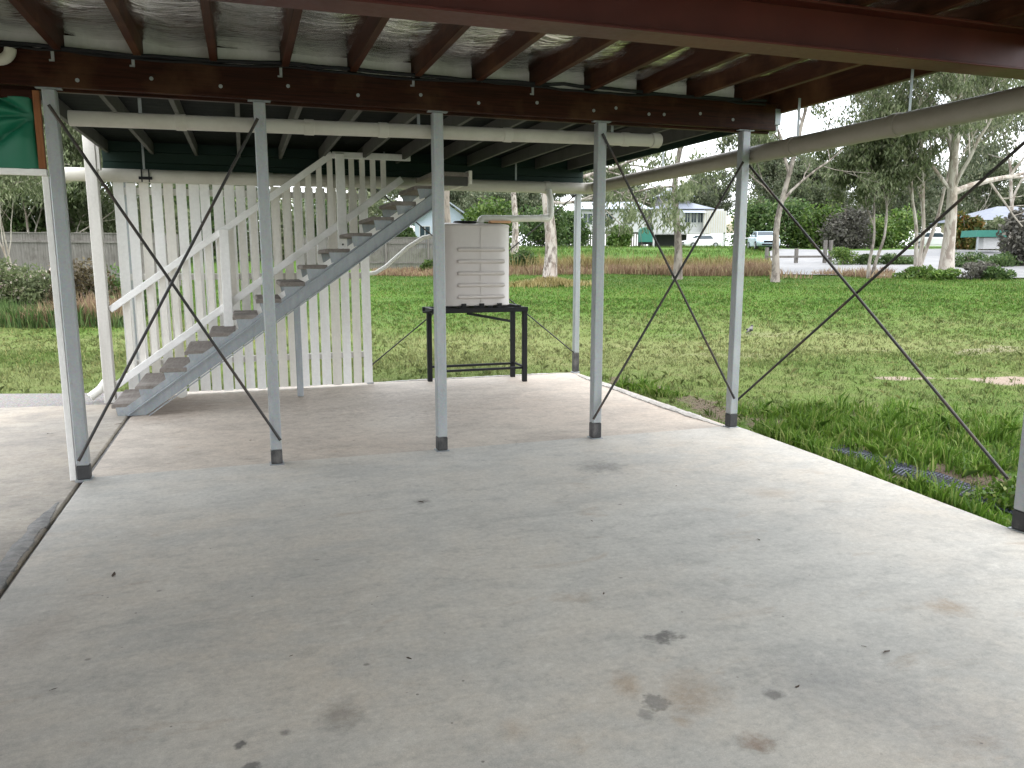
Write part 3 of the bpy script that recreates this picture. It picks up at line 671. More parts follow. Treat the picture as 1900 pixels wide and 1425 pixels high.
# ------------------------------------------------------------------ tarp panel left of the first post
tp = thing('tarp_panel', 'green tarpaulin panel in a timber frame at the left edge', 'tarp', (-1.9, Y1, 2.0))
part('stile', B(-1.195, -1.155, 5.815, 5.850, 2.052, 2.53), M['raw_timber'], tp, .003)
part('top_rail', B(-3.0, -1.195, 5.815, 5.855, 2.478, 2.532), M['bearer'], tp, .003)
part('bottom_rail', B(-3.0, -1.152, 5.80, 5.855, 2.012, 2.05), M['white_paint'], tp, .004)
nx, nz = 90, 40
A, Z = np.meshgrid(np.linspace(-2.9, -1.196, nx), np.linspace(2.045, 2.484, nz))
cx, cz = -1.20, 2.37
ang = np.arctan2(Z - cz, -(A - cx)); rr = np.hypot(A - cx, Z - cz)
Yw = 5.84 + .055 * np.exp(-rr * 1.1) * (1 - 2 * np.abs(np.sin(ang * 4.2 + .8 * np.sin(ang * 3) + rr * .8)) ** .6) * np.clip(rr * 7, 0, 1) + .012 * (vnoise(A, Z, .12, 3) - .5)
ii = np.arange(nx * nz).reshape(nz, nx); fa = np.stack([ii[:-1, :-1], ii[:-1, 1:], ii[1:, 1:], ii[1:, :-1]], -1).reshape(-1, 4)
me = npmesh('tarp_sheet', np.stack([A + 1.9, Yw - Y1, Z - 2.0], -1).reshape(-1, 3), fa, True)
o = link('tarp_sheet', me, M['tarp'], tp); sm = o.modifiers.new('thick', 'SOLIDIFY'); sm.thickness = .002
ws = solo('white_strip', B(-1.19, -1.150, 5.845, 5.885, -.008, 2.01), M['white_paint'], 'slim white timber strip standing against the first post', 'timber strip', (-1.17, 5.86, 0), None, .003)

# ------------------------------------------------------------------ batten screen
sc_ = thing('batten_screen', 'white vertical batten screen behind the stairs', 'screen', (0, 9.3, -.012))
rnd = random.Random(11)
for k in range(22):
    x = -1.245 + k * .1213; w = .0985 + rnd.uniform(-.005, .005); tl = rnd.uniform(-.006, .006)
    yb = 9.30 + rnd.uniform(-.004, .004); z0 = rnd.uniform(.0, .02)
    mb = MB().bar((x + w / 2, yb, z0), (x + w / 2 + tl, yb, 2.275 + rnd.uniform(-.01, .01)), w, .019, (0, 1, 0))
    part('batten', mb, M['white_paint'] if rnd.random() < .82 else M['cream_paint'], sc_, .002)
for z in (.32, 1.25, 2.15):
    part('rail', B(-1.25, 1.40, 9.3105, 9.345, z, z + .07), M['grey_white'], sc_, .003)

# ------------------------------------------------------------------ stairs
sr = thing('staircase', 'open timber staircase with grey steel stringer climbing to the verandah', 'stairs', (-1.1, 8.6, -.012))
SL = .163 / .23
tzz = lambda x: .09 + SL * (x + 1.17)
ang = math.atan(SL); nrm = Vector((-math.sin(ang), 0, math.cos(ang))); drn = Vector((math.cos(ang), 0, math.sin(ang)))
def stringer(y, mat, name, lab=None):
    p = Vector((-1.10, y, tzz(-1.10) - .20)); q = Vector((1.98, y, tzz(1.98) - .20)); d = .075
    mb = MB()
    poly = [(-1.02 - .10, -.012), (-1.02 + .06, -.012), (2.02, tzz(2.02) - .275), (2.02, tzz(2.02) - .125), (-1.19, max(-.012, tzz(-1.19) - .125) + .05)]
    mb.prism(poly, 'y', y - .004, y + .004)
    o = part(name, mb, mat, sr, .0, label=lab)
    for off in (-.125, -.272):
        a = Vector((-1.12 if off > -.2 else -.95, y, 0)); b = Vector((2.02, y, 0)); a.z = tzz(a.x) + off; b.z = tzz(b.x) + off
        s_ = 1 if y < 8.6 else -1
        part('flange', MB().bar(a + Vector((0, -s_ * .022, 0)), b + Vector((0, -s_ * .022, 0)), .05, .008, nrm), mat, o)
stringer(8.17, M['galv_dull'], 'stringer', 'grey steel near stringer')
stringer(9.045, M['white_paint'], 'stringer', 'white far stringer')
tread = MB().prism([(-.125, -.022), (.12, -.022), (.12, .022), (-.11, .022), (-.125, .010)], 'y', -.43, .43).mesh('tread', (0, 0, 0), .004)
rnd = random.Random(5)
for k in range(14):
    x = -1.17 + .23 * k; z = .09 + .163 * k
    if k == 0: x += .015
    o = link('tread', tread, M['tread'], sr); o.location = (x + .02 + 1.1, .0 + rnd.uniform(-.01, .01), z + .012); o.rotation_euler = (rnd.uniform(-.008, .008), rnd.uniform(-.012, .012), 0)
    for y in (8.165, 9.04):
        part('tread_cleat', MB().prism([(x - .07, z - .014), (x + .12, z - .014), (x + .05, z - .09), (x - .05, z - .12)], 'y', y - .003 + .008, y + .003 + .008), M['galv_dull'], sr)
part('landing', B(1.92, 2.30, 8.18, 9.06, 2.335, 2.378), M['tread'], sr, .004)
part('landing_trim', B(2.30, 2.335, 8.16, 9.08, 2.26, 2.395), M['cream_paint'], sr, .003)
part('landing_joist', B(1.95, 2.30, 8.20, 8.245, 2.24, 2.333), M['pale_joist'], sr, .003)
yb = 9.0
hr = lambda x: .952 + (x + 1.334) * .7135
br = lambda x: .154 + (x + 1.342) * .7155
part('handrail', MB().bar((-1.325, yb, hr(-1.325)), (.985, yb, hr(.985)), .045, .068, (0, 0, 1)), M['white_paint'], sr, .005)
part('bottom_rail', MB().bar((-1.32, yb, br(-1.32)), (1.75, yb, br(1.75)), .040, .075, (0, 0, 1)), M['white_paint'], sr, .005)
part('upper_rail', MB().bar((.985, yb, 2.60), (1.85, yb, 2.60), .045, .07), M['white_paint'], sr, .004)
rnd = random.Random(8)
for k in range(24):
    x = -1.165 + k * .1179; zt = min(hr(x) - .02, 2.585) if x < .98 else 2.585
    part('baluster', B(x - .03, x + .03, yb + .024, yb + .042, br(x) + .0, zt), M['cream_paint'], sr, .002)
for x, z0, z1 in ((-.175, .645, 1.79), (1.06, 1.53, 2.61)):
    o = part('baluster_post', B(x - .048, x + .048, yb - .072, yb - .023, z0, z1), M['white_paint'], sr, .004)
    for dz in (.05, .105):
        part('bolt', MB().tube([(x, yb - .073, z0 + dz), (x, yb - .083, z0 + dz)], .011, 8), M['black'], o)
pr_ = part('prop', B(.49, .555, 8.66, 8.725, 0, tzz(.52) - .16), M['galv_dull'], sr, .005)

# ------------------------------------------------------------------ tank stand and tank
sd_ = thing('tank_stand', 'black steel stand under the water tank', 'stand', (2.7, 9.12, -.012))
for (x, y) in ((2.185, 8.955), (3.205, 8.94), (3.185, 9.33), (2.105, 9.31)):
    part('leg', B(x - .028, x + .028, y - .028, y + .028, -.012, .845), M['black'], sd_, .004)
part('top_rail', B(2.05, 3.24, 8.91, 8.965, .846, .902), M['black'], sd_, .003)
part('top_rail', B(2.03, 3.23, 9.30, 9.355, .846, .902), M['black'], sd_, .003)
part('side_rail', B(3.18, 3.235, 8.967, 9.298, .848, .900), M['black'], sd_, .003)
part('side_rail', B(2.05, 2.105, 8.967, 9.298, .848, .900), M['black'], sd_, .003)
for k in range(6):
    x = 2.2 + k * .178
    part('cross_bar', B(x, x + .07, 8.93, 9.34, .9025, .925), M['black'], sd_, .003)
for x in (2.44, 2.66, 2.88):
    part('clip', B(x - .03, x + .03, 8.918, 8.934, .90, .955).box(x - .02, x + .02, 8.912, 8.918, .92, .95), M['black'], sd_, .003)
part('lower_rail', B(2.212, 3.178, 8.94, 8.97, .145, .172), M['black'], sd_, .002)
part('lower_rail', B(2.134, 3.156, 9.31, 9.34, .150, .178), M['black'], sd_, .002)
part('lower_side_rail', B(3.185, 3.21, 8.97, 9.302, .16, .185), M['black'], sd_, .002)
part('diagonal', MB().bar((2.50, 8.99, .835), (3.16, 9.32, .70), .03, .03), M['black'], sd_)
part('side_bracket', MB().bar((1.95, 8.94, .865), (2.10, 8.94, .872), .03, .02), M['black'], sd_)

tk = thing('water_tank', 'beige steel slimline water tank with horizontal pressed ribs', 'water tank', (2.63, 9.14, .925))
def rrect(x0, x1, y0, y1, r, n=10):
    out = []
    for cx, cy, a0 in ((x1 - r, y0 + r, -90), (x1 - r, y1 - r, 0), (x0 + r, y1 - r, 90), (x0 + r, y0 + r, 180)):
        for i in range(n + 1):
            a = math.radians(a0 + 90 * i / n); out.append((cx + r * math.cos(a), cy + r * math.sin(a)))
    return out
def loft(secs):
    mb = MB(); n = len(secs[0][0]); vs = []
    for poly, z in secs: vs += [(x, y, z) for x, y in poly]
    fs_ = [(i * n + k, i * n + (k + 1) % n, (i + 1) * n + (k + 1) % n, (i + 1) * n + k) for i in range(len(secs) - 1) for k in range(n)]
    fs_ += [tuple(range(n - 1, -1, -1)), tuple((len(secs) - 1) * n + k for k in range(n))]
    return mb.add(vs, fs_)
def trr(ins): return rrect(2.165 + ins, 3.07 - ins, 8.955 + ins, 9.345 - ins, .192 - ins * .9)
part('body', loft([(trr(.004), .926), (trr(0), .936), (trr(.006), .945), (trr(.006), 1.845), (trr(0), 1.85), (trr(0), 1.862), (trr(.006), 1.866)]), M['tank'], tk, 0, True)
part('lid', loft([(trr(.008), 1.866), (trr(.012), 1.878), (trr(.09), 1.892), (trr(.15), 1.895)]), M['tank'], tk, 0, True)
for k in range(5):
    z = 1.585 - k * .138; r = .024; yf_ = 8.961
    pts = [(2.37 + .0, yf_, z)] + []
    ring = [(2.37 + r, z)]
    loop = []
    for i in range(9): a = math.radians(-90 + 180 * i / 8); loop.append((2.965 - r + r * math.cos(a), z + r * math.sin(a)))
    for i in range(9): a = math.radians(90 + 180 * i / 8); loop.append((2.37 + r + r * math.cos(a), z + r * math.sin(a)))
    def off(s, dep): return [((x - 2.667) * (1 + (s - 1) * .06) + 2.667, yf_ - dep, (zz - z) * s + z) for x, zz in loop]
    rows = [off(1.0, -.002), off(.90, .016), off(.55, .027), off(.2, .030)]
    n = len(loop); vs = sum(rows, []); fs_ = [(i * n + q, i * n + (q + 1) % n, (i + 1) * n + (q + 1) % n, (i + 1) * n + q) for i in range(3) for q in range(n)] + [tuple(3 * n + q for q in range(n))]
    part('rib', MB().add(vs, fs_), M['tank_rib'], tk, 0, True)
part('strainer', MB().lathe([(.13, 0), (.14, .012), (.13, .024), (.10, .026), (.095, .010)], 24, (2.52, 9.14, 1.893)), M['black'], tk, 0, True)
part('seam', B(2.655, 2.668, 8.9555, 8.9605, .95, 1.84), M['tank'], tk)
solo('board_offcut', B(2.80, 3.06, 9.02, 9.10, 1.897, 1.924), M['orange'], 'peach coloured board lying on top of the water tank', 'board', (2.9, 9.06, 1.897), None, .003)

# ------------------------------------------------------------------ foliage generators
def rand_dirs(rs, n):
    v = rs.normal(size=(n, 3)); return v / np.linalg.norm(v, axis=1)[:, None]
def leaf_quads(rs, C, L, W, droop=.6):
    """one diamond leaf per centre, hanging by droop"""
    n = len(C); a = rand_dirs(rs, n); a[:, 2] -= droop * 2; a /= np.linalg.norm(a, axis=1)[:, None]
    b = np.cross(a, rand_dirs(rs, n)); b /= np.linalg.norm(b, axis=1)[:, None] + 1e-9
    l = L * (.6 + .8 * rs.rand(n))[:, None]; w = W * (.7 + .6 * rs.rand(n))[:, None]
    V = np.stack([C - a * l * .5, C + b * w * .5 - a * l * .08, C + a * l * .5, C - b * w * .5 - a * l * .08], 1).reshape(-1, 3)
    return V, np.arange(4 * n).reshape(n, 4)
def blades(rs, P, H, W, lean=.5, bend=True):
    """upright grass blades: triangle pairs (tapering), rooted at P"""
    n = len(P); t = rs.rand(n) * 2 * np.pi; d = np.stack([np.cos(t), np.sin(t), np.zeros(n)], 1)
    t2 = rs.rand(n) * 2 * np.pi; k = np.stack([np.cos(t2), np.sin(t2), np.zeros(n)], 1)
    h = (H * (.55 + .8 * rs.rand(n)))[:, None]; w = (W * (.7 + .6 * rs.rand(n)))[:, None]; le = (lean * rs.rand(n))[:, None]
    up = np.array([0, 0, 1.0])
    m = P + up * h * .55 + k * h * le * .35; tip = P + up * h * (1 - .35 * le) + k * h * le
    V = np.stack([P - d * w * .5, P + d * w * .5, m + d * w * .42, tip, m - d * w * .42], 1).reshape(-1, 3)
    i = np.arange(n)[:, None] * 5
    return V, np.concatenate([i, i + 1, i + 2, i + 3, i + 4], 1)
def join(parts):
    Vs, Fs, o = [], [], 0
    for V, Fq in parts: Vs.append(V); Fs.append(Fq + o); o += len(V)
    return np.concatenate(Vs), np.concatenate(Fs)

def gum_tree(name, label, base, h, r0, seed, mat_bark, mat_leaf, lean=(0, 0), fork=.45, limbs=7, spread=.42, nleaf=70, leaf=(.20, .05), clump=.75, first=None, levels=3, stems=1, group=None, droop=.7, skip_low=0.0):
    rs = np.random.RandomState(seed); rd = random.Random(seed)
    T = thing(name, label, 'tree', base, group)
    mb = MB(); tips = []
    def grow(p, d, L, r, lev):
        n = 5 if lev < 2 else 4; pts = [p.copy()]; rad = [r]; d = d.normalized(); q = p.copy()
        for i in range(n):
            d = (d + Vector((rd.uniform(-1, 1), rd.uniform(-1, 1), rd.uniform(-.5, .8))) * (.13 + .05 * lev)).normalized()
            q = q + d * (L / n); pts.append(q.copy()); rad.append(max(r * (1 - (.55) * (i + 1) / n), .006))
        mb.tube(pts, rad, [12, 8, 6, 4, 4][lev], False)
        if lev >= levels:
            for i in (2, 3, 4): tips.append(pts[min(i, n)])
            return
        if lev == levels - 1: tips.append(pts[-1])
        k = rd.randint(3, 4) if lev else limbs
        for j in range(k):
            f = .35 + .65 * (j + rd.random() * .6) / k; f = min(f, 1.0)
            i = min(int(f * n), n - 1); u = f * n - i; pp = pts[i].lerp(pts[i + 1], u)
            dd = (pts[i + 1] - pts[i]).normalized(); az = rd.uniform(0, 6.283)
            side = dd.cross(Vector((math.cos(az), math.sin(az), .1))).normalized()
            nd = (dd * rd.uniform(.5, 1.0) + side * rd.uniform(.6, 1.05) + Vector((0, 0, .12))).normalized()
            grow(pp, nd, L * rd.uniform(.50, .72), max(rad[i] * rd.uniform(.42, .62), .008), lev + 1)
    for sidx in range(stems):
        off = Vector((0, 0, 0)) if stems == 1 else Vector((rd.uniform(-.35, .35), rd.uniform(-.3, .3), 0))
        ln = Vector((lean[0], lean[1], 0)) if stems == 1 else Vector((lean[0] + rd.uniform(-.28, .28), lean[1] + rd.uniform(-.2, .2), 0))
        hf = h * fork * (1 if stems == 1 else rd.uniform(.8, 1.1))
        pts, rad = [], []
        for i in range(9):
            u = i / 8; wob = Vector((math.sin(u * 5 + seed) * .018 * h, math.cos(u * 4 + seed * 2) * .014 * h, 0)) * u
            pts.append(off + Vector((0, 0, -.25)) + (ln * hf + Vector((0, 0, hf + .25))) * u + wob)
            flare = 1 + .55 * math.exp(-u * 9)
            rad.append(r0 * flare * (1 - .38 * u) / (1 if stems == 1 else 1.5))
        mb.tube(pts, rad, 14, False)
        top = pts[-1]; td = (pts[-1] - pts[-2]).normalized()
        if first is not None:                                   # a named heavy limb
            for (f, dv, L_, rr_) in first:
                i = int(f * 8); grow(pts[i], Vector(dv), L_, r0 * rr_, 1)
        grow(top, td, h * (1 - fork) * .8, rad[-1], 0)
        grow(top, (td + Vector((rd.uniform(-.6, .6), rd.uniform(-.5, .5), .2))), h * (1 - fork) * .62, rad[-1] * .75, 1)
    me = mb.mesh('trunk', (0, 0, 0), 0, True); link('trunk', me, mat_bark, T)
    C = []
    for tp_ in tips:
        n = int(nleaf * rd.uniform(.6, 1.3)); c = np.array(tp_)
        q = rs.normal(size=(n, 3)) * np.array([clump, clump, clump * .75]) * rd.uniform(.5, .95) * .55; q[:, 2] -= .25 * clump
        C.append(c + q)
    C = np.concatenate(C)
    if skip_low: C = C[C[:, 2] > skip_low]
    V, Fq = leaf_quads(rs, C, leaf[0], leaf[1], droop)
    link('crown', npmesh('crown', V, Fq), mat_leaf, T)
    return T
def bush(name, label, base, size, seed, mat, nleaf=2500, leaf=(.16, .08), cat='shrub', group=None, lobes=9, droop=.1, extra=None, stem=True):
    rs = np.random.RandomState(seed); T = thing(name, label, cat, base, group)
    sx, sy, sz = size; C = []
    for k in range(lobes):
        c = np.array([(rs.rand() - .5) * sx * .68, (rs.rand() - .5) * sy * .68, sz * (.22 + .52 * rs.rand())]); R = np.array([sx * .30, sy * .30, sz * .30]) * (.65 + .6 * rs.rand())
        n = nleaf // lobes; d = rand_dirs(rs, n); rad = (.55 + .5 * rs.rand(n))[:, None]
        C.append(c + d * R * rad * (1 + .25 * (rs.rand(n)[:, None] - .5)))
    n = nleaf // 4; C.append(np.stack([(rs.rand(n) - .5) * sx * .85, (rs.rand(n) - .5) * sy * .85, sz * .42 * rs.rand(n)], 1))
    C = np.concatenate(C); C = C[C[:, 2] > 0]
    V, Fq = leaf_quads(rs, C, leaf[0], leaf[1], droop)
    link('foliage', npmesh('foliage', V, Fq), mat, T)
    if stem:
        mb = MB(); rd = random.Random(seed)
        for k in range(5):
            p = Vector((rd.uniform(-.1, .1) * sx, rd.uniform(-.1, .1) * sy, -.1)); q = Vector((rd.uniform(-.32, .32) * sx, rd.uniform(-.32, .32) * sy, sz * rd.uniform(.5, .85)))
            mb.tube([p, p.lerp(q, .5) + Vector((rd.uniform(-.05, .05) * sx, 0, .05 * sz)), q], [.03 * sz ** .5, .022 * sz ** .5, .008], 5, False)
        part('stem', mb, M['bark_dark'], T, 0, True, local=True)
    if extra:
        m2, n2, lf = extra; d = rand_dirs(rs, n2); d[:, 2] = np.abs(d[:, 2])
        V, Fq = leaf_quads(rs, d * np.array([sx * .47, sy * .47, sz * .92]) * (.75 + .3 * rs.rand(n2))[:, None], lf, lf, 0)
        link('blossom', npmesh('blossom', V, Fq), m2, T)
    return T

# ------------------------------------------------------------------ grass blades on the lawn (one mass)
rs = np.random.RandomState(21)
def lawn_points(n, s0, s1, p, tmin=-1.0, tmax=1.0):
    u = rs.rand(n); s = (s0 ** p + u * (s1 ** p - s0 ** p)) ** (1 / p); t = (tmin + (tmax - tmin) * rs.rand(n)) * s
    X = s * SY + t * CY; Y = s * CY - t * SY
    ok = ~((X > -9) & (X < 4.16) & (Y < 9.52)) & ~((X < -1.0) & (Y < 10.2))
    return X[ok], Y[ok], s[ok]
parts_ = []; dries = []
for (n, s0, s1, p, H, W) in [(170000, 4.5, 13, 1.2, .042, .0055), (170000, 11, 40, .8, .055, .010)]:
    X, Y, s = lawn_points(n, s0, s1, p)
    dm = dirt_amt(X, Y); keep = rs.rand(len(X)) > dm * 1.15 + .25 * (vnoise(X, Y, .5, 12) < .35); X, Y, s = X[keep], Y[keep], s[keep]
    hh = H * (.55 + .9 * vnoise(X, Y, 1.1, 14)) * (1 + .5 * np.clip((s - 16) / 12, 0, 1)); ww = W * np.clip(s / 9, .8, 2.6)
    P = np.stack([X, Y, tz(X, Y) - .012], 1)
    parts_.append(blades(rs, P, hh, ww, .9)); dries.append(np.repeat(dry_amt(X, Y), 5))
X, Y, s = lawn_points(9000, 5, 24, 1.0); k_ = 9
cx_ = np.repeat(X, k_) + rs.normal(size=len(X) * k_) * .022; cy_ = np.repeat(Y, k_) + rs.normal(size=len(X) * k_) * .022
ok = ~((cx_ < 4.15) & (cy_ < 9.5)); cx_, cy_ = cx_[ok], cy_[ok]; hh = np.repeat(.05 + .07 * rs.rand(len(X)) ** 2, k_)[ok]
parts_.append(blades(rs, np.stack([cx_, cy_, tz(cx_, cy_) - .01], 1), hh, .008 * np.clip((cx_ * SY + cy_ * CY) / 9, .9, 2.2), 1.1)); dries.append(np.repeat(dry_amt(cx_, cy_), 5))
V, Fq = join(parts_)
me = npmesh('grass', V, Fq); at = me.attributes.new('dry', 'FLOAT', 'POINT'); at.data.foreach_set('value', np.concatenate(dries).astype(np.float32))
struct('grass', me, M['blade'], 'mown lawn grass blades', kind='stuff')

# lush broad-bladed weeds along the right slab edge
def scatter(n, polys, jitter=0):
    out = []
    for (x0, y0, x1, y1, w, share) in polys:
        m = int(n * share); u = rs.rand(m); v = rs.normal(size=m) * w
        dx, dy = x1 - x0, y1 - y0; L = math.hypot(dx, dy); out.append(np.stack([x0 + dx * u - dy / L * v, y0 + dy * u + dx / L * v], 1))
    return np.concatenate(out)
cl = scatter(760, [(4.26, 5.6, 4.14, 3.2, .06, .22), (4.8, 6.0, 5.15, 4.1, .26, .30), (5.2, 6.2, 6.4, 4.9, .42, .36), (4.35, 8.6, 4.5, 7.6, .10, .06), (4.7, 6.55, 5.6, 6.4, .12, .06)])
cl = cl[(cl[:, 0] > 4.17)]
P, H = [], []
for (x, y) in cl:
    k = rs.randint(14, 30); a = rs.normal(size=(k, 2)) * .035; P.append(np.stack([x + a[:, 0], y + a[:, 1]], 1)); H.append(np.full(k, rs.uniform(.045, .10) if rs.rand() < .6 else rs.uniform(.10, .20)))
P = np.concatenate(P); H = np.concatenate(H); P = np.column_stack([P, tz(P[:, 0], P[:, 1]) - .01]); P = P[:, :]
ok = P[:, 0] > 4.15; P, H = P[ok], H[ok]
V, Fq = blades(rs, P, H, .011, .95)
struct('weeds', npmesh('weeds', V, Fq), M['weed_leaf'], 'bright green broad-bladed weeds beside the slab edge', kind='stuff')
bush('low_plant', 'low rounded leafy plant at the foot of the right edge post', (4.62, 3.55, -.09), (.42, .42, .20), 66, M['weed_leaf'], 900, (.045, .03), 'plant', None, 6)
# leaf litter on bare soil
q = np.concatenate([rs.normal(size=(500, 2)) * [.35, .7] + [4.75, 7.0], rs.normal(size=(260, 2)) * [.5, .2] + [5.4, 6.5], rs.normal(size=(260, 2)) * [.35, .6] + [4.75, 4.2]])
q = q[(q[:, 0] > 4.16)]
C = np.column_stack([q, tz(q[:, 0], q[:, 1]) + .008]); V, Fq = leaf_quads(rs, C, .05, .018, 0); V[:, 2] = np.repeat(C[:, 2], 4) + (V[:, 2] - np.repeat(C[:, 2], 4)) * .25
struct('leaf_litter', npmesh('leaf_litter', V, Fq), M['litter'], 'brown leaf litter on the bare soil near the corner post', kind='stuff')

# plastic drain mesh strip
dm_ = thing('drain_mesh', 'blue-grey plastic drainage mesh half buried among the weeds', 'mesh', (4.55, 4.2, -.07))
mb = MB()
cor = [Vector((4.72, 5.25, 0)), Vector((4.50, 5.15, 0)), Vector((4.42, 3.35, 0)), Vector((4.72, 3.45, 0))]
for i in range(61):
    u = i / 60; a = cor[0].lerp(cor[3], u); b = cor[1].lerp(cor[2], u)
    pts = [a.lerp(b, k / 6) for k in range(7)]
    mb.tube([(p.x, p.y, float(tz(p.x, p.y)) + .014 + .008 * math.sin(u * 23 + k)) for k, p in enumerate(pts)], .005, 4, False)
for k in range(9):
    pts = [cor[0].lerp(cor[3], i / 40).lerp(cor[1].lerp(cor[2], i / 40), k / 8) for i in range(41)]
    mb.tube([(p.x, p.y, float(tz(p.x, p.y)) + .016 + .006 * math.sin(i * .6)) for i, p in enumerate(pts)], .005, 4, False)
part('mesh_grid', mb, M['mesh_blue'], dm_)

# ------------------------------------------------------------------ road and driveway (right)
def road_sheet(name, st_pts, label, mat, dz):
    # st_pts: list of (s, t_left, t_right) rows in depth / lateral coordinates
    V, Fc = [], []; n = 26
    rows = []
    for (a, b) in zip(st_pts, st_pts[1:]):
        for k in range(8):
            u = k / 8; rows.append(tuple(x + (y - x) * u for x, y in zip(a, b)))
    rows.append(st_pts[-1])
    for (s, t0, t1) in rows:
        for i in range(n + 1):
            t_ = t0 + (t1 - t0) * i / n; X = s * SY + t_ * CY; Y = s * CY - t_ * SY; V.append((X, Y, float(tz(X, Y)) + dz))
    for r in range(len(rows) - 1):
        for i in range(n): a = r * (n + 1) + i; Fc.append((a, a + 1, a + n + 2, a + n + 1))
    return struct(name, npmesh(name, np.array(V), np.array(Fc), True), mat, label)
road_sheet('road', [(33.5, 24, 60), (36, 17, 60), (39, 12.6, 60), (44, 13.8, 60), (52, 17, 62), (60, 19.5, 66), (63, 21, 70)], 'pale sealed road beyond the lawn', M['road'], .06)

# ------------------------------------------------------------------ tall dry grass belt behind the lawn, one mass
def belt(name, label, n, s0, s1, px0, px1, H, W, mat, seed, thin=.35):
    rs_ = np.random.RandomState(seed); s = s0 + (s1 - s0) * rs_.rand(n); t_ = ((px0 + (px1 - px0) * rs_.rand(n)) - 950) / 1469 * s
    X = s * SY + t_ * CY; Y = s * CY - t_ * SY; k = (vnoise(X, Y, 1.3, seed) > thin * rs_.rand(n) * 1.6) & (vnoise(X, Y, 4.0, seed + 5) > .22); X, Y = X[k], Y[k]
    P = np.stack([X, Y, tz(X, Y) - .03], 1); V, Fq = blades(rs_, P, H * (.25 + .75 * vnoise(X, Y, 1.8, seed + 1) + .7 * vnoise(X, Y, 5, seed + 2)), W, .55)
    return struct(name, npmesh(name, V, Fq), mat, label, kind='stuff')
belt('dry_grass', 'belt of tall reddish dry grass behind the lawn', 20000, 38.0, 41.0, 690, 1432, .44, .028, M['dry_grass'], 31)
belt('straw_grass', 'taller straw coloured seed grass above the reddish grass belt', 11000, 40.0, 47, 860, 1432, .70, .03, M['straw'], 32)
belt('rough_grass', 'rough green grass on the rising ground before the white house', 16000, 45, 72, 840, 1420, .20, .04, M['blade'], 33)
belt('roadside_grass', 'thin reddish grass along the near edge of the road', 2600, 35.0, 38.5, 1430, 1660, .40, .03, M['dry_grass'], 34)
belt('garden_grass', 'reddish dry grass at the foot of the left garden bed', 4200, 16.6, 18.6, -60, 230, .55, .016, M['dry_grass'], 35)
belt('bed_grass', 'green rank grass through the left garden bed', 5200, 16.4, 19.0, -60, 230, .50, .018, M['dark_leaf'], 36)

# left garden bed shrubs
for i, (px, s, w, h, mt, lab, fl) in enumerate([(20, 18.6, 1.7, 1.35, 'gum_leaf_dark', 'pale flowering shrub at the left picture edge before the fence', 1), (95, 19.0, 1.5, 1.25, 'gum_leaf', 'loose green shrub with pale flowers left of the first post', 1),
                                      (165, 18.9, 1.4, 1.45, 'brown_leaf', 'dark scrubby shrub between the first post and the white timber post', 0), (-45, 18.8, 1.5, 1.2, 'mid_leaf', 'green shrub mostly outside the left picture edge', 0), (235, 19.4, 1.8, 1.2, 'dark_leaf', 'dark shrub seen through the left end of the batten screen', 0)]):
    bush('garden_shrub', lab, ground(px, 600, s), (w, 1.3, h), 40 + i, M[mt], 2600, (.13, .05), 'shrub', 'left garden bed shrubs', 9, .1, (M['flower'], 420, .085) if fl else None)

# ------------------------------------------------------------------ fences
def paling_fence(label, px0, px1, s, h, seed, rails=True):
    a, b = ground(px0, 480, s), ground(px1, 480, s); L = (b - a).length; d = (b - a) / L
    T = thing('paling_fence', label, 'fence', a); rd = random.Random(seed)
    mb = MB(); x = 0
    while x < L:
        p = a + d * x; g = float(tz(p.x, p.y)); w = .095; hh = h + rd.uniform(-.03, .03)
        q = p + d * w
        mb.bar((p.x + d.x * w / 2, p.y + d.y * w / 2, g - .05), (p.x + d.x * w / 2, p.y + d.y * w / 2, g + hh), w, .016, Vector((0, 0, 1)).cross(d)); x += .103
    o = part('paling', mb, M['fence_timber'], T); o['kind'] = 'stuff'
    n = FH * -.03
    for z in (.35, h - .30):
        part('rail', MB().bar(a + n + Vector((0, 0, z)), b + n + Vector((0, 0, z)), .04, .08), M['fence_timber'], T)
    part('capping', MB().bar(a + Vector((0, 0, h + .02)), b + Vector((0, 0, h + .02)), .08, .035), M['fence_timber'], T)
    x = 0
    while x <= L + .1:
        p = a + d * min(x, L) + n * 3; g = float(tz(p.x, p.y)); part('post', MB().bar((p.x, p.y, g - .1), (p.x, p.y, g + h - .05), .10, .10, (0, 1, 0)), M['fence_timber'], T); x += 2.4
    return T
paling_fence('grey paling fence behind the left garden bed', -120, 330, 30, 1.95, 1)
paling_fence('weathered paling fence seen between the stairs and the water tank', 560, 806, 45, 1.75, 2)

rf = thing('rail_fence', 'low timber rail fence along the far road edge', 'fence', ground(1420, 465, 49))
pts_ = [(1423, 1.0), (1478, .95), (1531, 1.45), (1541, 1.45)]
for px, h in pts_:
    p = ground(px, 465, 49); part('post', MB().bar(p + Vector((0, 0, -.1)), p + Vector((0, 0, h)), .17, .17, (0, 1, 0)), M['fence_timber'], rf)
a, b = ground(1423, 465, 49), ground(1700, 465, 49)
part('rail', MB().bar(a + Vector((0, 0, .42)) - FH * .12, b + Vector((0, 0, .42)) - FH * .12, .07, .13), M['fence_timber'], rf)

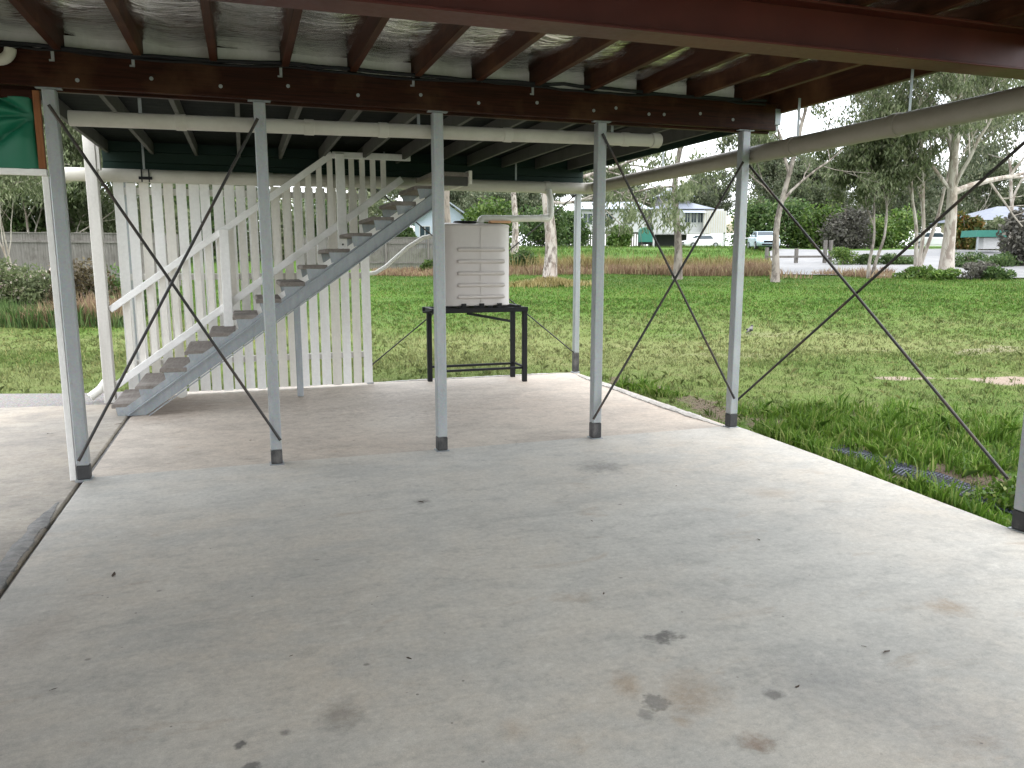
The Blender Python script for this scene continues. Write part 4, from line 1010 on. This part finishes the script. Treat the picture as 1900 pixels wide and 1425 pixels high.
# ------------------------------------------------------------------ houses (local x to the right, local y away)
def house_root(label, px, s, name='house'):
    return thing(name, label, 'house', ground(px, 460, s), None, -YAW)
def hp(name, mb, mat, par, **k): return part(name, mb, mat, par, local=True, **k)
def hip(x0, x1, y0, y1, z0, z1, over=.4):
    x0 -= over; x1 += over; y0 -= over; y1 += over; r = (y1 - y0) / 2; xm0, xm1 = x0 + r * .9, x1 - r * .9
    if xm0 > xm1: xm0 = xm1 = (x0 + x1) / 2
    ym = (y0 + y1) / 2
    return MB().add([(x0, y0, z0), (x1, y0, z0), (x1, y1, z0), (x0, y1, z0), (xm0, ym, z1), (xm1, ym, z1)], [(0, 1, 5, 4), (1, 2, 5), (2, 3, 4, 5), (3, 0, 4), (3, 2, 1, 0)])
def window(par, x, z, w, h, y, fr='house_white'):
    o = hp('window', MB().box(x - .06, x + w + .06, y - .05, y + .02, z - .06, z).box(x - .06, x + w + .06, y - .05, y + .02, z + h, z + h + .06).box(x - .06, x, y - .05, y + .02, z, z + h).box(x + w, x + w + .06, y - .05, y + .02, z, z + h).box(x + w / 2 - .025, x + w / 2 + .025, y - .05, y + .02, z, z + h), M[fr], par)
    hp('pane', B(x, x + w, y - .02, y - .005, z, z + h), M['glass'], o)

K = 1469 / 92.0
H1 = house_root('raised white timber house with grey steel roof across the paddock', 1210, 92)
X = lambda px: (px - 1210) / K
hp('wall', B(X(1072), X(1200), 0, 7, 1.75, 4.35), M['house_white'], H1, label='white left wing wall')
for i in range(8): hp('weatherboard', B(X(1072) - .02, X(1200), -.03, -.002, 1.78 + i * .32, 2.06 + i * .32), M['house_white'], H1)
hp('roof', MB().add([(X(1066), -.6, 4.3), (X(1206), -.6, 4.3), (X(1200), 7.4, 5.6), (X(1078), 7.4, 5.6), (X(1066), -.6, 4.38), (X(1206), -.6, 4.38), (X(1200), 7.4, 5.68), (X(1078), 7.4, 5.68)], [(3, 2, 1, 0), (4, 5, 6, 7), (0, 1, 5, 4), (1, 2, 6, 5), (2, 3, 7, 6), (3, 0, 4, 7)]), M['roof_pale'], H1)
window(H1, X(1082), 2.7, 1.0, 1.15, -.03); window(H1, X(1120), 2.7, 1.0, 1.15, -.03); window(H1, X(1155), 2.7, 1.0, 1.15, -.03)
hp('skirt_batten', MB().box(X(1072), X(1200), .2, .25, 0, .1), M['fence_timber'], H1)
for i in range(30): x = X(1073) + i * (X(1200) - X(1073)) / 30; hp('skirt_batten', B(x, x + .2, .1, .16, -.1, 1.74), M['fence_timber'], H1)
hp('wall', B(X(1212), X(1345), 1.2, 9, 1.75, 4.45), M['house_white'], H1)
for i in range(8): hp('weatherboard', B(X(1212), X(1345), 1.165, 1.198, 1.78 + i * .33, 2.07 + i * .33), M['house_white'], H1)
r_ = hp('roof', hip(X(1212), X(1322), 1.2, 9, 4.45, 5.9), M['roof_grey'], H1)
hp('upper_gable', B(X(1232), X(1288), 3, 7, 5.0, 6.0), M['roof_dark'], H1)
hp('upper_roof', hip(X(1232), X(1288), 3, 7, 6.0, 7.3, .5), M['roof_grey'], H1)
hp('screen_panel', B(X(1305), X(1348), .5, .56, 1.6, 4.2), M['house_white'], H1)
for i in range(10): x = X(1306) + i * .265; hp('screen_slat', B(x, x + .05, .46, .498, 1.6, 4.2), M['house_cream'], H1)
for px in (1273, 1285, 1297): window(H1, X(px), 2.9, .55, 1.1, 1.16)
hp('awning', MB().add([(X(1266), -.2, 3.95), (X(1308), -.2, 3.95), (X(1308), 1.2, 4.4), (X(1266), 1.2, 4.4)], [(0, 1, 2, 3)]), M['roof_pale'], H1)
for px in (1214, 1262, 1306, 1344): hp('stump', B(X(px) - .1, X(px) + .1, .5, .7, -.2, 1.74), M['house_white'], H1)
hp('beam', B(X(1212), X(1346), .48, .72, 1.6, 1.745), M['house_white'], H1)
hp('dark_box', B(X(1225), X(1300), 7.5, 8.5, -.1, 1.7), M['roof_dark'], H1)  # plain dark block at the back of the space below the floor

gz = thing('carport', 'cream skillion carport right of the white house', 'carport', ground(1362, 460, 94), None, -YAW)
hp('roof', MB().add([(-1.3, -.5, 2.6), (2.0, -.5, 2.6), (2.0, 5, 3.9), (-1.3, 5, 3.9), (-1.3, -.5, 2.7), (2.0, -.5, 2.7), (2.0, 5, 4.0), (-1.3, 5, 4.0)], [(3, 2, 1, 0), (4, 5, 6, 7), (0, 1, 5, 4), (1, 2, 6, 5), (2, 3, 7, 6), (3, 0, 4, 7)]), M['house_cream'], gz)
hp('valance', B(-1.3, 2.0, -.54, -.505, 1.7, 2.6), M['house_cream'], gz)
for x in (-1.2, 1.9): hp('post', B(x - .06, x + .06, -.4, -.28, -.1, 2.58), M['house_white'], gz)

K2 = 1469 / 72.0
H2 = house_root('pale blue house with light roof beyond the paling fence', 825, 72)
X = lambda px: (px - 825) / K2
hp('wall', B(X(770), X(872), 0, 6, 0, 2.3), M['house_blue'], H2)
hp('gable_wall', MB().prism([(X(768), 2.3), (X(876), 2.3), (X(826), 4.2)], 'y', .1, 5.9), M['house_blue'], H2)
hp('roof', MB().prism([(X(760), 2.15), (X(826), 4.35), (X(890), 2.15), (X(890), 2.3), (X(826), 4.5), (X(760), 2.3)], 'y', -.5, 6.4), M['roof_pale'], H2)
window(H2, X(780), 1.0, .9, 1.0, 0); window(H2, X(845), 1.0, .9, 1.0, 0)

K3 = 1469 / 84.0
H3 = house_root('house with blue-grey hip roof and verandah at the right edge', 1900, 84)
X = lambda px: (px - 1900) / K3
hp('wall', B(X(1828), X(2000), 1.6, 9, .6, 2.9), M['house_cream'], H3)
hp('roof', hip(X(1818), X(2010), 0, 10, 2.9, 4.6, .3), M['roof_blue'], H3)
hp('verandah_floor', B(X(1820), X(2005), 0, 1.6, .4, .6), M['house_white'], H3)
for px in (1826, 1852, 1878, 1904, 1940): hp('verandah_post', B(X(px) - .06, X(px) + .06, .05, .17, .6, 2.9), M['house_white'], H3)
hp('balustrade', B(X(1822), X(2005), .06, .11, 1.4, 1.5), M['house_white'], H3)
for i in range(32): x = X(1824) + i * .18; hp('baluster', B(x, x + .05, .06, .1, .6, 1.4), M['house_white'], H3)
window(H3, X(1838), 1.4, 1.0, 1.2, 1.59); window(H3, X(1868), 1.4, 1.0, 1.2, 1.59)

sh = thing('shade_canopy', 'teal shade canopy on posts before the right edge house', 'canopy', ground(1838, 470, 58), None, -YAW)
hp('canopy_sheet', MB().prism([(-1.75, 1.15), (1.55, 1.15), (1.65, 1.62), (-1.7, 1.62)], 'y', -1, 1), M['teal'], sh)
for x in (-1.55, 1.4): hp('post', B(x - .05, x + .05, -.9, -.8, -.1, 1.15), M['galv_dull'], sh)
hp('white_box', B(-.9, .3, -.5, .4, .3, 1.1), M['house_white'], sh)

# ------------------------------------------------------------------ cars and trailer
def car(label, p, rz, paint, ute=False):
    T = thing('parked_car', label, 'car', p, None, rz)     # local: length along y (front at -y), width along x
    def sec(y, w, z0, z1): return [(-w, y, z0), (w, y, z0), (w, y, z1), (-w, y, z1)]
    def loft4(secs, name, mat, bev=.05):
        mb = MB(); vs = sum(secs, []); n = len(secs); fs_ = [(0, 1, 2, 3), tuple((n - 1) * 4 + k for k in (3, 2, 1, 0))]
        for i in range(n - 1):
            for k in range(4): k2 = (k + 1) % 4; fs_.append((i * 4 + k, i * 4 + k2, (i + 1) * 4 + k2, (i + 1) * 4 + k))
        return hp(name, mb.add(vs, fs_), mat, T, bevel=bev, smooth=True)
    loft4([sec(-2.15, .72, .32, .62), sec(-2.0, .84, .24, .78), sec(-1.0, .88, .22, .93), sec(1.4, .88, .22, .98), sec(2.0, .85, .26, .95), sec(2.15, .75, .35, .85)], 'body', M[paint], .06)
    cab = loft4([sec(-1.05, .74, .90, .93), sec(-.35, .62, .90, 1.40), sec(.9, .62, .92, 1.43), sec(1.65, .72, .95, 1.0)], 'cabin', M[paint], .04)
    hp('windscreen', MB().add([(-.68, -1.02, .945), (.68, -1.02, .945), (.56, -.42, 1.365), (-.56, -.42, 1.365)], [(0, 1, 2, 3)]), M['glass'], cab)
    for sx in (-1, 1):
        hp('side_window', MB().add([(sx * .735, -.80, .98), (sx * .735, 1.15, 1.0), (sx * .645, .8, 1.36), (sx * .645, -.30, 1.34)], [(0, 1, 2, 3)]), M['glass'], cab)
        hp('mirror', B(sx * .95 - .09, sx * .95 + .09, -.85, -.70, .95, 1.08), M[paint], T, bevel=.02)
        hp('headlight', B(sx * .62 - .16, sx * .62 + .16, -2.10, -1.95, .60, .76), M['lamp_glass'], T, bevel=.02)
        for y in (-1.3, 1.3):
            w = hp('wheel', MB().tube([(sx * .92, y, .31), (sx * .70, y, .31)], .31, 20), M['rubber'], T)
            hp('rim', MB().tube([(sx * .928, y, .31), (sx * .91, y, .31)], .20, 14), M['galv'], w)
    hp('grille', B(-.42, .42, -2.165, -2.12, .50, .66), M['black'], T, bevel=.01)
    hp('lower_grille', B(-.55, .55, -2.17, -2.10, .30, .42), M['black'], T, bevel=.01)
    return T
car('pale blue car parked facing the camera beside the corner post', ground(1416, 460, 63), -YAW - .10, 'car_blue')
car('white car parked side-on under the white house', ground(1300, 460, 86), -YAW - 1.35, 'car_white')
car('white vehicle half hidden behind the forked white gum trunk', ground(1735, 455, 74), -YAW + 1.2, 'car_white')
tr_ = thing('box_trailer', 'teal covered trailer parked under the left of the white house', 'trailer', ground(1197, 460, 84), None, -YAW)
hp('cover', MB().prism([(-.6, .55), (.6, .55), (.62, 2.1), (-.35, 2.1), (-.6, 1.9)], 'y', -1, 1), M['teal'], tr_, bevel=.05)
for sx in (-.62, .62): hp('wheel', MB().tube([(sx - .08, 0, .3), (sx + .08, 0, .3)], .3, 14), M['rubber'], tr_)
hp('chassis', B(-.6, .6, -1.0, 1.0, .35, .54), M['black'], tr_)

# ------------------------------------------------------------------ trees in the paddock
GL, GF = M['gum_leaf'], M['gum_leaf_far']
gum_tree('gum_tree', 'mottled pale gum tree with thick trunk right of the water tank', ground(1019, 530, 31), 12, .27, 101, M['bark_mottled'], GL, (0.005, .02), .36, 9, .4, 40, (.22, .07), .46,
         first=[(.95, (.9, -.35, .12), 4.4, .35), (.8, (.8, .1, -.05), 3.4, .3)], skip_low=2.0)
gum_tree('gum_tree', 'slim brown gum tree seen between the fourth and corner posts', ground(1256, 522, 35), 13, .18, 102, M['bark_grey'], GL, (-.01, 0), .42, 8, .4, 34, (.22, .07), .46, first=[(.75, (-1, -.2, -.08), 3.4, .3), (.9, (-.9, .3, .1), 3.4, .3), (.95, (.9, .2, .2), 3, .3)], skip_low=2.9)
gum_tree('gum_tree', 'slender leaning pale gum tree right of the corner post', ground(1438, 526, 33), 11, .15, 103, M['bark_grey'], GL, (.05, .03), .40, 7, .4, 22, (.22, .07), .45, first=[(.75, (.75, .1, .9), 3.6, .42), (.85, (-.6, .1, .5), 2.6, .3)], skip_low=2.8)
gum_tree('gum_tree', 'dark crowned gum tree with slim double trunk left of the big forked gum', ground(1612, 522, 35), 6.0, .12, 104, M['bark_grey'], M['gum_leaf_dark'], (0, 0), .40, 8, .4, 25, (.22, .08), .46, stems=2, skip_low=2.6)
gum_tree('gum_tree', 'multi-stemmed white gum tree beside the big forked gum', ground(1695, 512, 37), 9, .15, 105, M['bark_pale'], GL, (0, 0), .42, 7, .4, 18, (.22, .07), .42, stems=4, skip_low=3.0)
gum_tree('gum_tree', 'big forked white gum tree with thick trunk near the right edge', ground(1755, 517, 36), 12, .31, 106, M['bark_pale'], GL, (.01, .02), .36, 9, .4, 18, (.22, .07), .42, first=[(.97, (.85, -.25, .42), 5.0, .5), (.9, (-.6, .2, .8), 4, .3), (.97, (-.2, -.5, .8), 4, .3)], skip_low=3.6)
gum_tree('gum_tree', 'pale bare-limbed gum tree in front of the right edge house', ground(1872, 455, 56), 11, .18, 107, M['bark_pale'], GF, (0, 0), .32, 9, .4, 30, (.30, .10), .8)
gum_tree('gum_tree', 'grey mottled gum trunk rising behind the tank downpipe', ground(955, 455, 58), 13, .24, 108, M['bark_mottled'], GL, (0, 0), .6, 6, .4, 60, (.26, .08), .9, skip_low=5)
gum_tree('gum_tree', 'dull brown gum trunk just right of the third post', ground(832, 455, 56), 12, .32, 109, M['bark_dark'], GL, (0, 0), .55, 6, .4, 60, (.26, .08), .9, skip_low=4)
gum_tree('gum_tree', 'scrubby gum tree behind the left paling fence', ground(60, 480, 34), 7, .13, 110, M['bark_pale'], GL, (.1, 0), .12, 11, .4, 110, (.22, .08), .8, stems=3)
gum_tree('gum_tree', 'leafy tree between the first post and the white timber post', ground(150, 480, 38), 8, .14, 111, M['bark_dark'], GL, (0, 0), .14, 11, .4, 130, (.24, .09), .85)
gum_tree('gum_tree', 'thin twiggy tree at the far left edge', ground(5, 500, 24), 5.0, .06, 112, M['bark_pale'], GL, (.1, 0), .25, 7, .4, 30, (.14, .04), .5, stems=2)

# hedges and shrubs
SH = [(-20, 470, 37, (4.5, 2.5, 3.6), 'dark_leaf', 'dense scrub behind the fence at the left picture edge'), (75, 470, 38, (4.5, 2.5, 4.0), 'gum_leaf', 'dense olive scrub behind the fence left of the first post'), (165, 470, 40, (4.5, 2.5, 4.2), 'dark_leaf', 'dense dark scrub behind the white timber post'),
      (265, 465, 46, (5.5, 3, 5.0), 'gum_leaf', 'olive thicket behind the left third of the batten screen'), (375, 465, 50, (5.5, 3, 5.2), 'dark_leaf', 'dark thicket behind the middle of the batten screen'), (480, 465, 52, (5.5, 3, 4.2), 'gum_leaf', 'olive thicket behind the second post'),
      (580, 460, 56, (5.5, 3, 4.6), 'dark_leaf', 'dark thicket behind the upper stairs'), (672, 455, 58, (5.0, 3, 4.6), 'gum_leaf', 'olive thicket behind the right end of the batten screen'), (1405, 440, 76, (5.0, 3, 4.6), 'dark_leaf', 'tall dense dark green shrub behind the pale blue car'), (1462, 440, 74, (5.2, 3, 4.9), 'dark_leaf', 'tallest dense green shrub behind the leaning gum'),
      (1520, 440, 73, (4.6, 3, 4.2), 'mid_leaf', 'rounded green shrub left of the dull grey bush'), (1575, 440, 70, (4.2, 3, 4.0), 'purple_leaf', 'dull grey-purple bush behind the slim double trunk'),
      (1650, 440, 72, (5.0, 3, 3.6), 'mid_leaf', 'light green shrub behind the multi-stemmed gum'), (1800, 430, 62, (2.6, 2, 3.0), 'orange_leaf', 'orange tipped shrub right of the big forked gum'),
      (1566, 470, 47, (1.7, 1.2, 1.15), 'mid_leaf', 'bright green bush on the road edge right of the rail fence'), (1615, 472, 47, (1.9, 1.2, .75), 'dark_leaf', 'low dark hedge plant behind the slim double trunk'),
      (1668, 472, 47, (1.9, 1.2, .8), 'dark_leaf', 'low dark hedge plant left of the big forked gum'), (1798, 472, 45, (2.4, 1.4, 1.0), 'dark_leaf', 'low dark hedge plant right of the big forked gum'),
      (1860, 470, 46, (2.6, 1.4, .9), 'dark_leaf', 'low dark hedge plant under the teal canopy'), (1908, 470, 47, (3.0, 1.6, 3.4), 'purple_leaf', 'dark bush cut by the right picture edge'), (1848, 455, 62, (2.4, 1.6, 2.6), 'gum_leaf', 'olive shrub screening the right edge house'),
      (1690, 520, 35.2, (2.0, .9, .55), 'mid_leaf', 'low green clump at the foot of the multi-stemmed gum'), (1745, 522, 34.2, (1.3, .8, .45), 'mid_leaf', 'small green clump at the foot of the big forked gum'),
      (1815, 522, 34.5, (1.9, 1.0, .75), 'purple_leaf', 'greyish weedy clump right of the big forked gum'), (1845, 524, 34.0, (1.3, .9, .6), 'dark_leaf', 'weedy clump beside the road edge at far right'),
      (968, 500, 41.8, (1.7, 1.1, 1.45), 'dark_leaf', 'dark shrub at the right side of the water tank'), (798, 500, 40, (1.1, .8, .9), 'mid_leaf', 'small green shrub left of the third post'),
      (745, 440, 62, (2.6, 2, 2.6), 'dark_leaf', 'dark shrub above the paling fence by the stairs'), (1150, 462, 80, (2.2, 1.5, 2.4), 'mid_leaf', 'yellow green sapling before the white house left wing'),
      (912, 440, 70, (5, 3, 4.4), 'mid_leaf', 'leafy tree-sized shrub above the water tank'), (1000, 440, 78, (5, 3, 4.6), 'dark_leaf', 'leafy shrub behind the mottled gum trunk'), (1060, 440, 84, (4, 3, 4.0), 'dark_leaf', 'dark shrub left of the white house')]
for i, (px, py, s, sz, mt, lab) in enumerate(SH):
    big = sz[2] > 2
    lf = (.32, .18) if big else (.16, .07)
    bush('shrub', lab, ground(px, py, s), sz, 200 + i, M[mt], 4200 if big else 1700, lf, 'shrub', None, 12 if big else 8)
# mound with rough grass at the mottled gum
c = ground(1019, 530, 30.6); n = 1500; a = rs.normal(size=(n, 2)) * [.75, .5]; P = np.column_stack([c.x + a[:, 0], c.y + a[:, 1], tz(c.x + a[:, 0], c.y + a[:, 1]) + .18 * np.exp(-(a ** 2).sum(1) / .5)])
V, Fq = blades(rs, P, .22, .03, .9); struct('mound_grass', npmesh('mound_grass', V, Fq), M['straw'], 'rough straw grass mound at the mottled gum foot', kind='stuff')

# distant tree line: a few kinds, copied
protos = [gum_tree('distant_tree', 'distant gum tree in the line beyond the houses', (0, 0, 0), 14 + 2 * k, .24, 300 + k, M['bark_pale'], M['gum_leaf_far'], (0, 0), .13, 11, .45, 60, (.60, .28), 1.7, group='distant tree line') for k in range(4)]
rd = random.Random(17); first_used = set()
spots = [(905, 105, 'above the water tank'), (985, 118, 'just right of the tank downpipe'), (1062, 122, 'left of the white house roof'), (1125, 126, 'over the white house left wing'), (1190, 116, 'behind the white house middle'),
         (1246, 130, 'behind the grey upper roof'), (1305, 118, 'behind the right end of the white house'), (1362, 110, 'behind the cream carport'), (1425, 126, 'behind the pale blue car'), (1482, 112, 'over the tallest dense shrub'),
         (1535, 128, 'left of the dull grey bush'), (1590, 108, 'behind the slim double trunk'), (1645, 122, 'left of the multi-stemmed gum'), (1700, 112, 'behind the multi-stemmed gum'), (1765, 130, 'behind the big forked gum'), (1818, 116, 'behind the orange tipped shrub'),
         (1885, 120, 'behind the right edge house'), (850, 118, 'over the pale blue house roof'), (765, 112, 'left of the pale blue house'), (640, 115, 'behind the top of the stairs'), (480, 112, 'behind the second post'), (330, 108, 'behind the left half of the screen'), (110, 80, 'behind the left scrub')]
for i, (px, s, where) in enumerate(spots):
    k = i % 4; src = protos[k]
    o = src if k not in first_used else copy_tree(src); first_used.add(k)
    o.location = ground(px, 440, s); o.rotation_euler = (0, 0, rd.uniform(0, 6.28)); sc1 = rd.uniform(.40, .58); o.scale = (sc1 * 1.25, sc1 * 1.25, sc1)
    o['label'] = 'distant gum tree in the far tree line ' + where

# ------------------------------------------------------------------ small things
bp = atz(1391, 622, -.02); bp.z = float(tz(bp.x, bp.y))
bd = thing('small_bird', 'small black and grey bird standing on the lawn right of the corner post', 'bird', bp, None, .6)
def ell(mb, c, r, d, n=12, m=8):
    d = Vector(d).normalized(); prof = [(math.sin(math.pi * i / m), -math.cos(math.pi * i / m)) for i in range(m + 1)]
    return mb.tube([Vector(c) + d * (z * r[1]) for _, z in prof], [max(q * r[0], .001) for q, _ in prof], n, False)
bodym = MB(); bodym.tube([(-.13, 0, .075), (-.08, 0, .085), (-.03, 0, .092), (.02, 0, .10), (.06, 0, .12), (.085, 0, .145), (.105, 0, .16), (.125, 0, .16), (.135, 0, .158)], [.006, .022, .038, .044, .036, .026, .026, .015, .004], 12)
hp('body', bodym, M['bird_grey'], bd, smooth=True)
hp('head', ell(MB(), (.104, 0, .163), (.028, .032), (1, 0, .1)), M['bird_dark'], bd, smooth=True)
hp('beak', MB().tube([(.13, 0, .162), (.165, 0, .154)], [.008, .001], 6), M['bird_dark'], bd)
hp('tail', MB().bar((-.07, 0, .085), (-.19, 0, .06), .035, .008), M['bird_dark'], bd)
for sy in (-1, 1):
    hp('wing', ell(MB(), (-.02, sy * .036, .10), (.022, .085), (1, 0, -.15)), M['bird_dark'], bd, smooth=True)
    hp('leg', MB().tube([(.01, sy * .015, .07), (.015, sy * .017, .035), (.005, sy * .017, -.005)], .004, 5), M['bird_dark'], bd)

lm = MB().add([(-.03, 0, .004), (-.01, .009, .007), (.03, .003, .011), (.035, 0, .006), (.0, -.011, .006)], [(0, 1, 2, 3, 4)]).mesh('dry_leaf')
rd = random.Random(3)
for (px, py, sc1) in [(211, 1068, .9), (1645, 1211, .8), (1604, 1200, .35), (100, 1280, .5), (540, 1218, .4), (1480, 1275, .4), (1478, 1275, .3), (758, 1222, .5), (1098, 967, .5), (1408, 1002, .5), (218, 788, 1.0), (95, 806, 1.0), (780, 932, .8), (470, 818, .9), (1255, 902, .5), (1120, 1102, .4), (700, 1108, .3)]:
    p = atz(px, py); o = link('dry_leaf', lm, M['leaf_dry']); o.location = p; o.rotation_euler = (0, 0, rd.uniform(0, 6.28)); o.scale = (sc1, sc1, sc1)
    setp(o, 'tiny dark dry leaf lying on the concrete slab', 'leaf', 'dry leaves scattered on the slab')
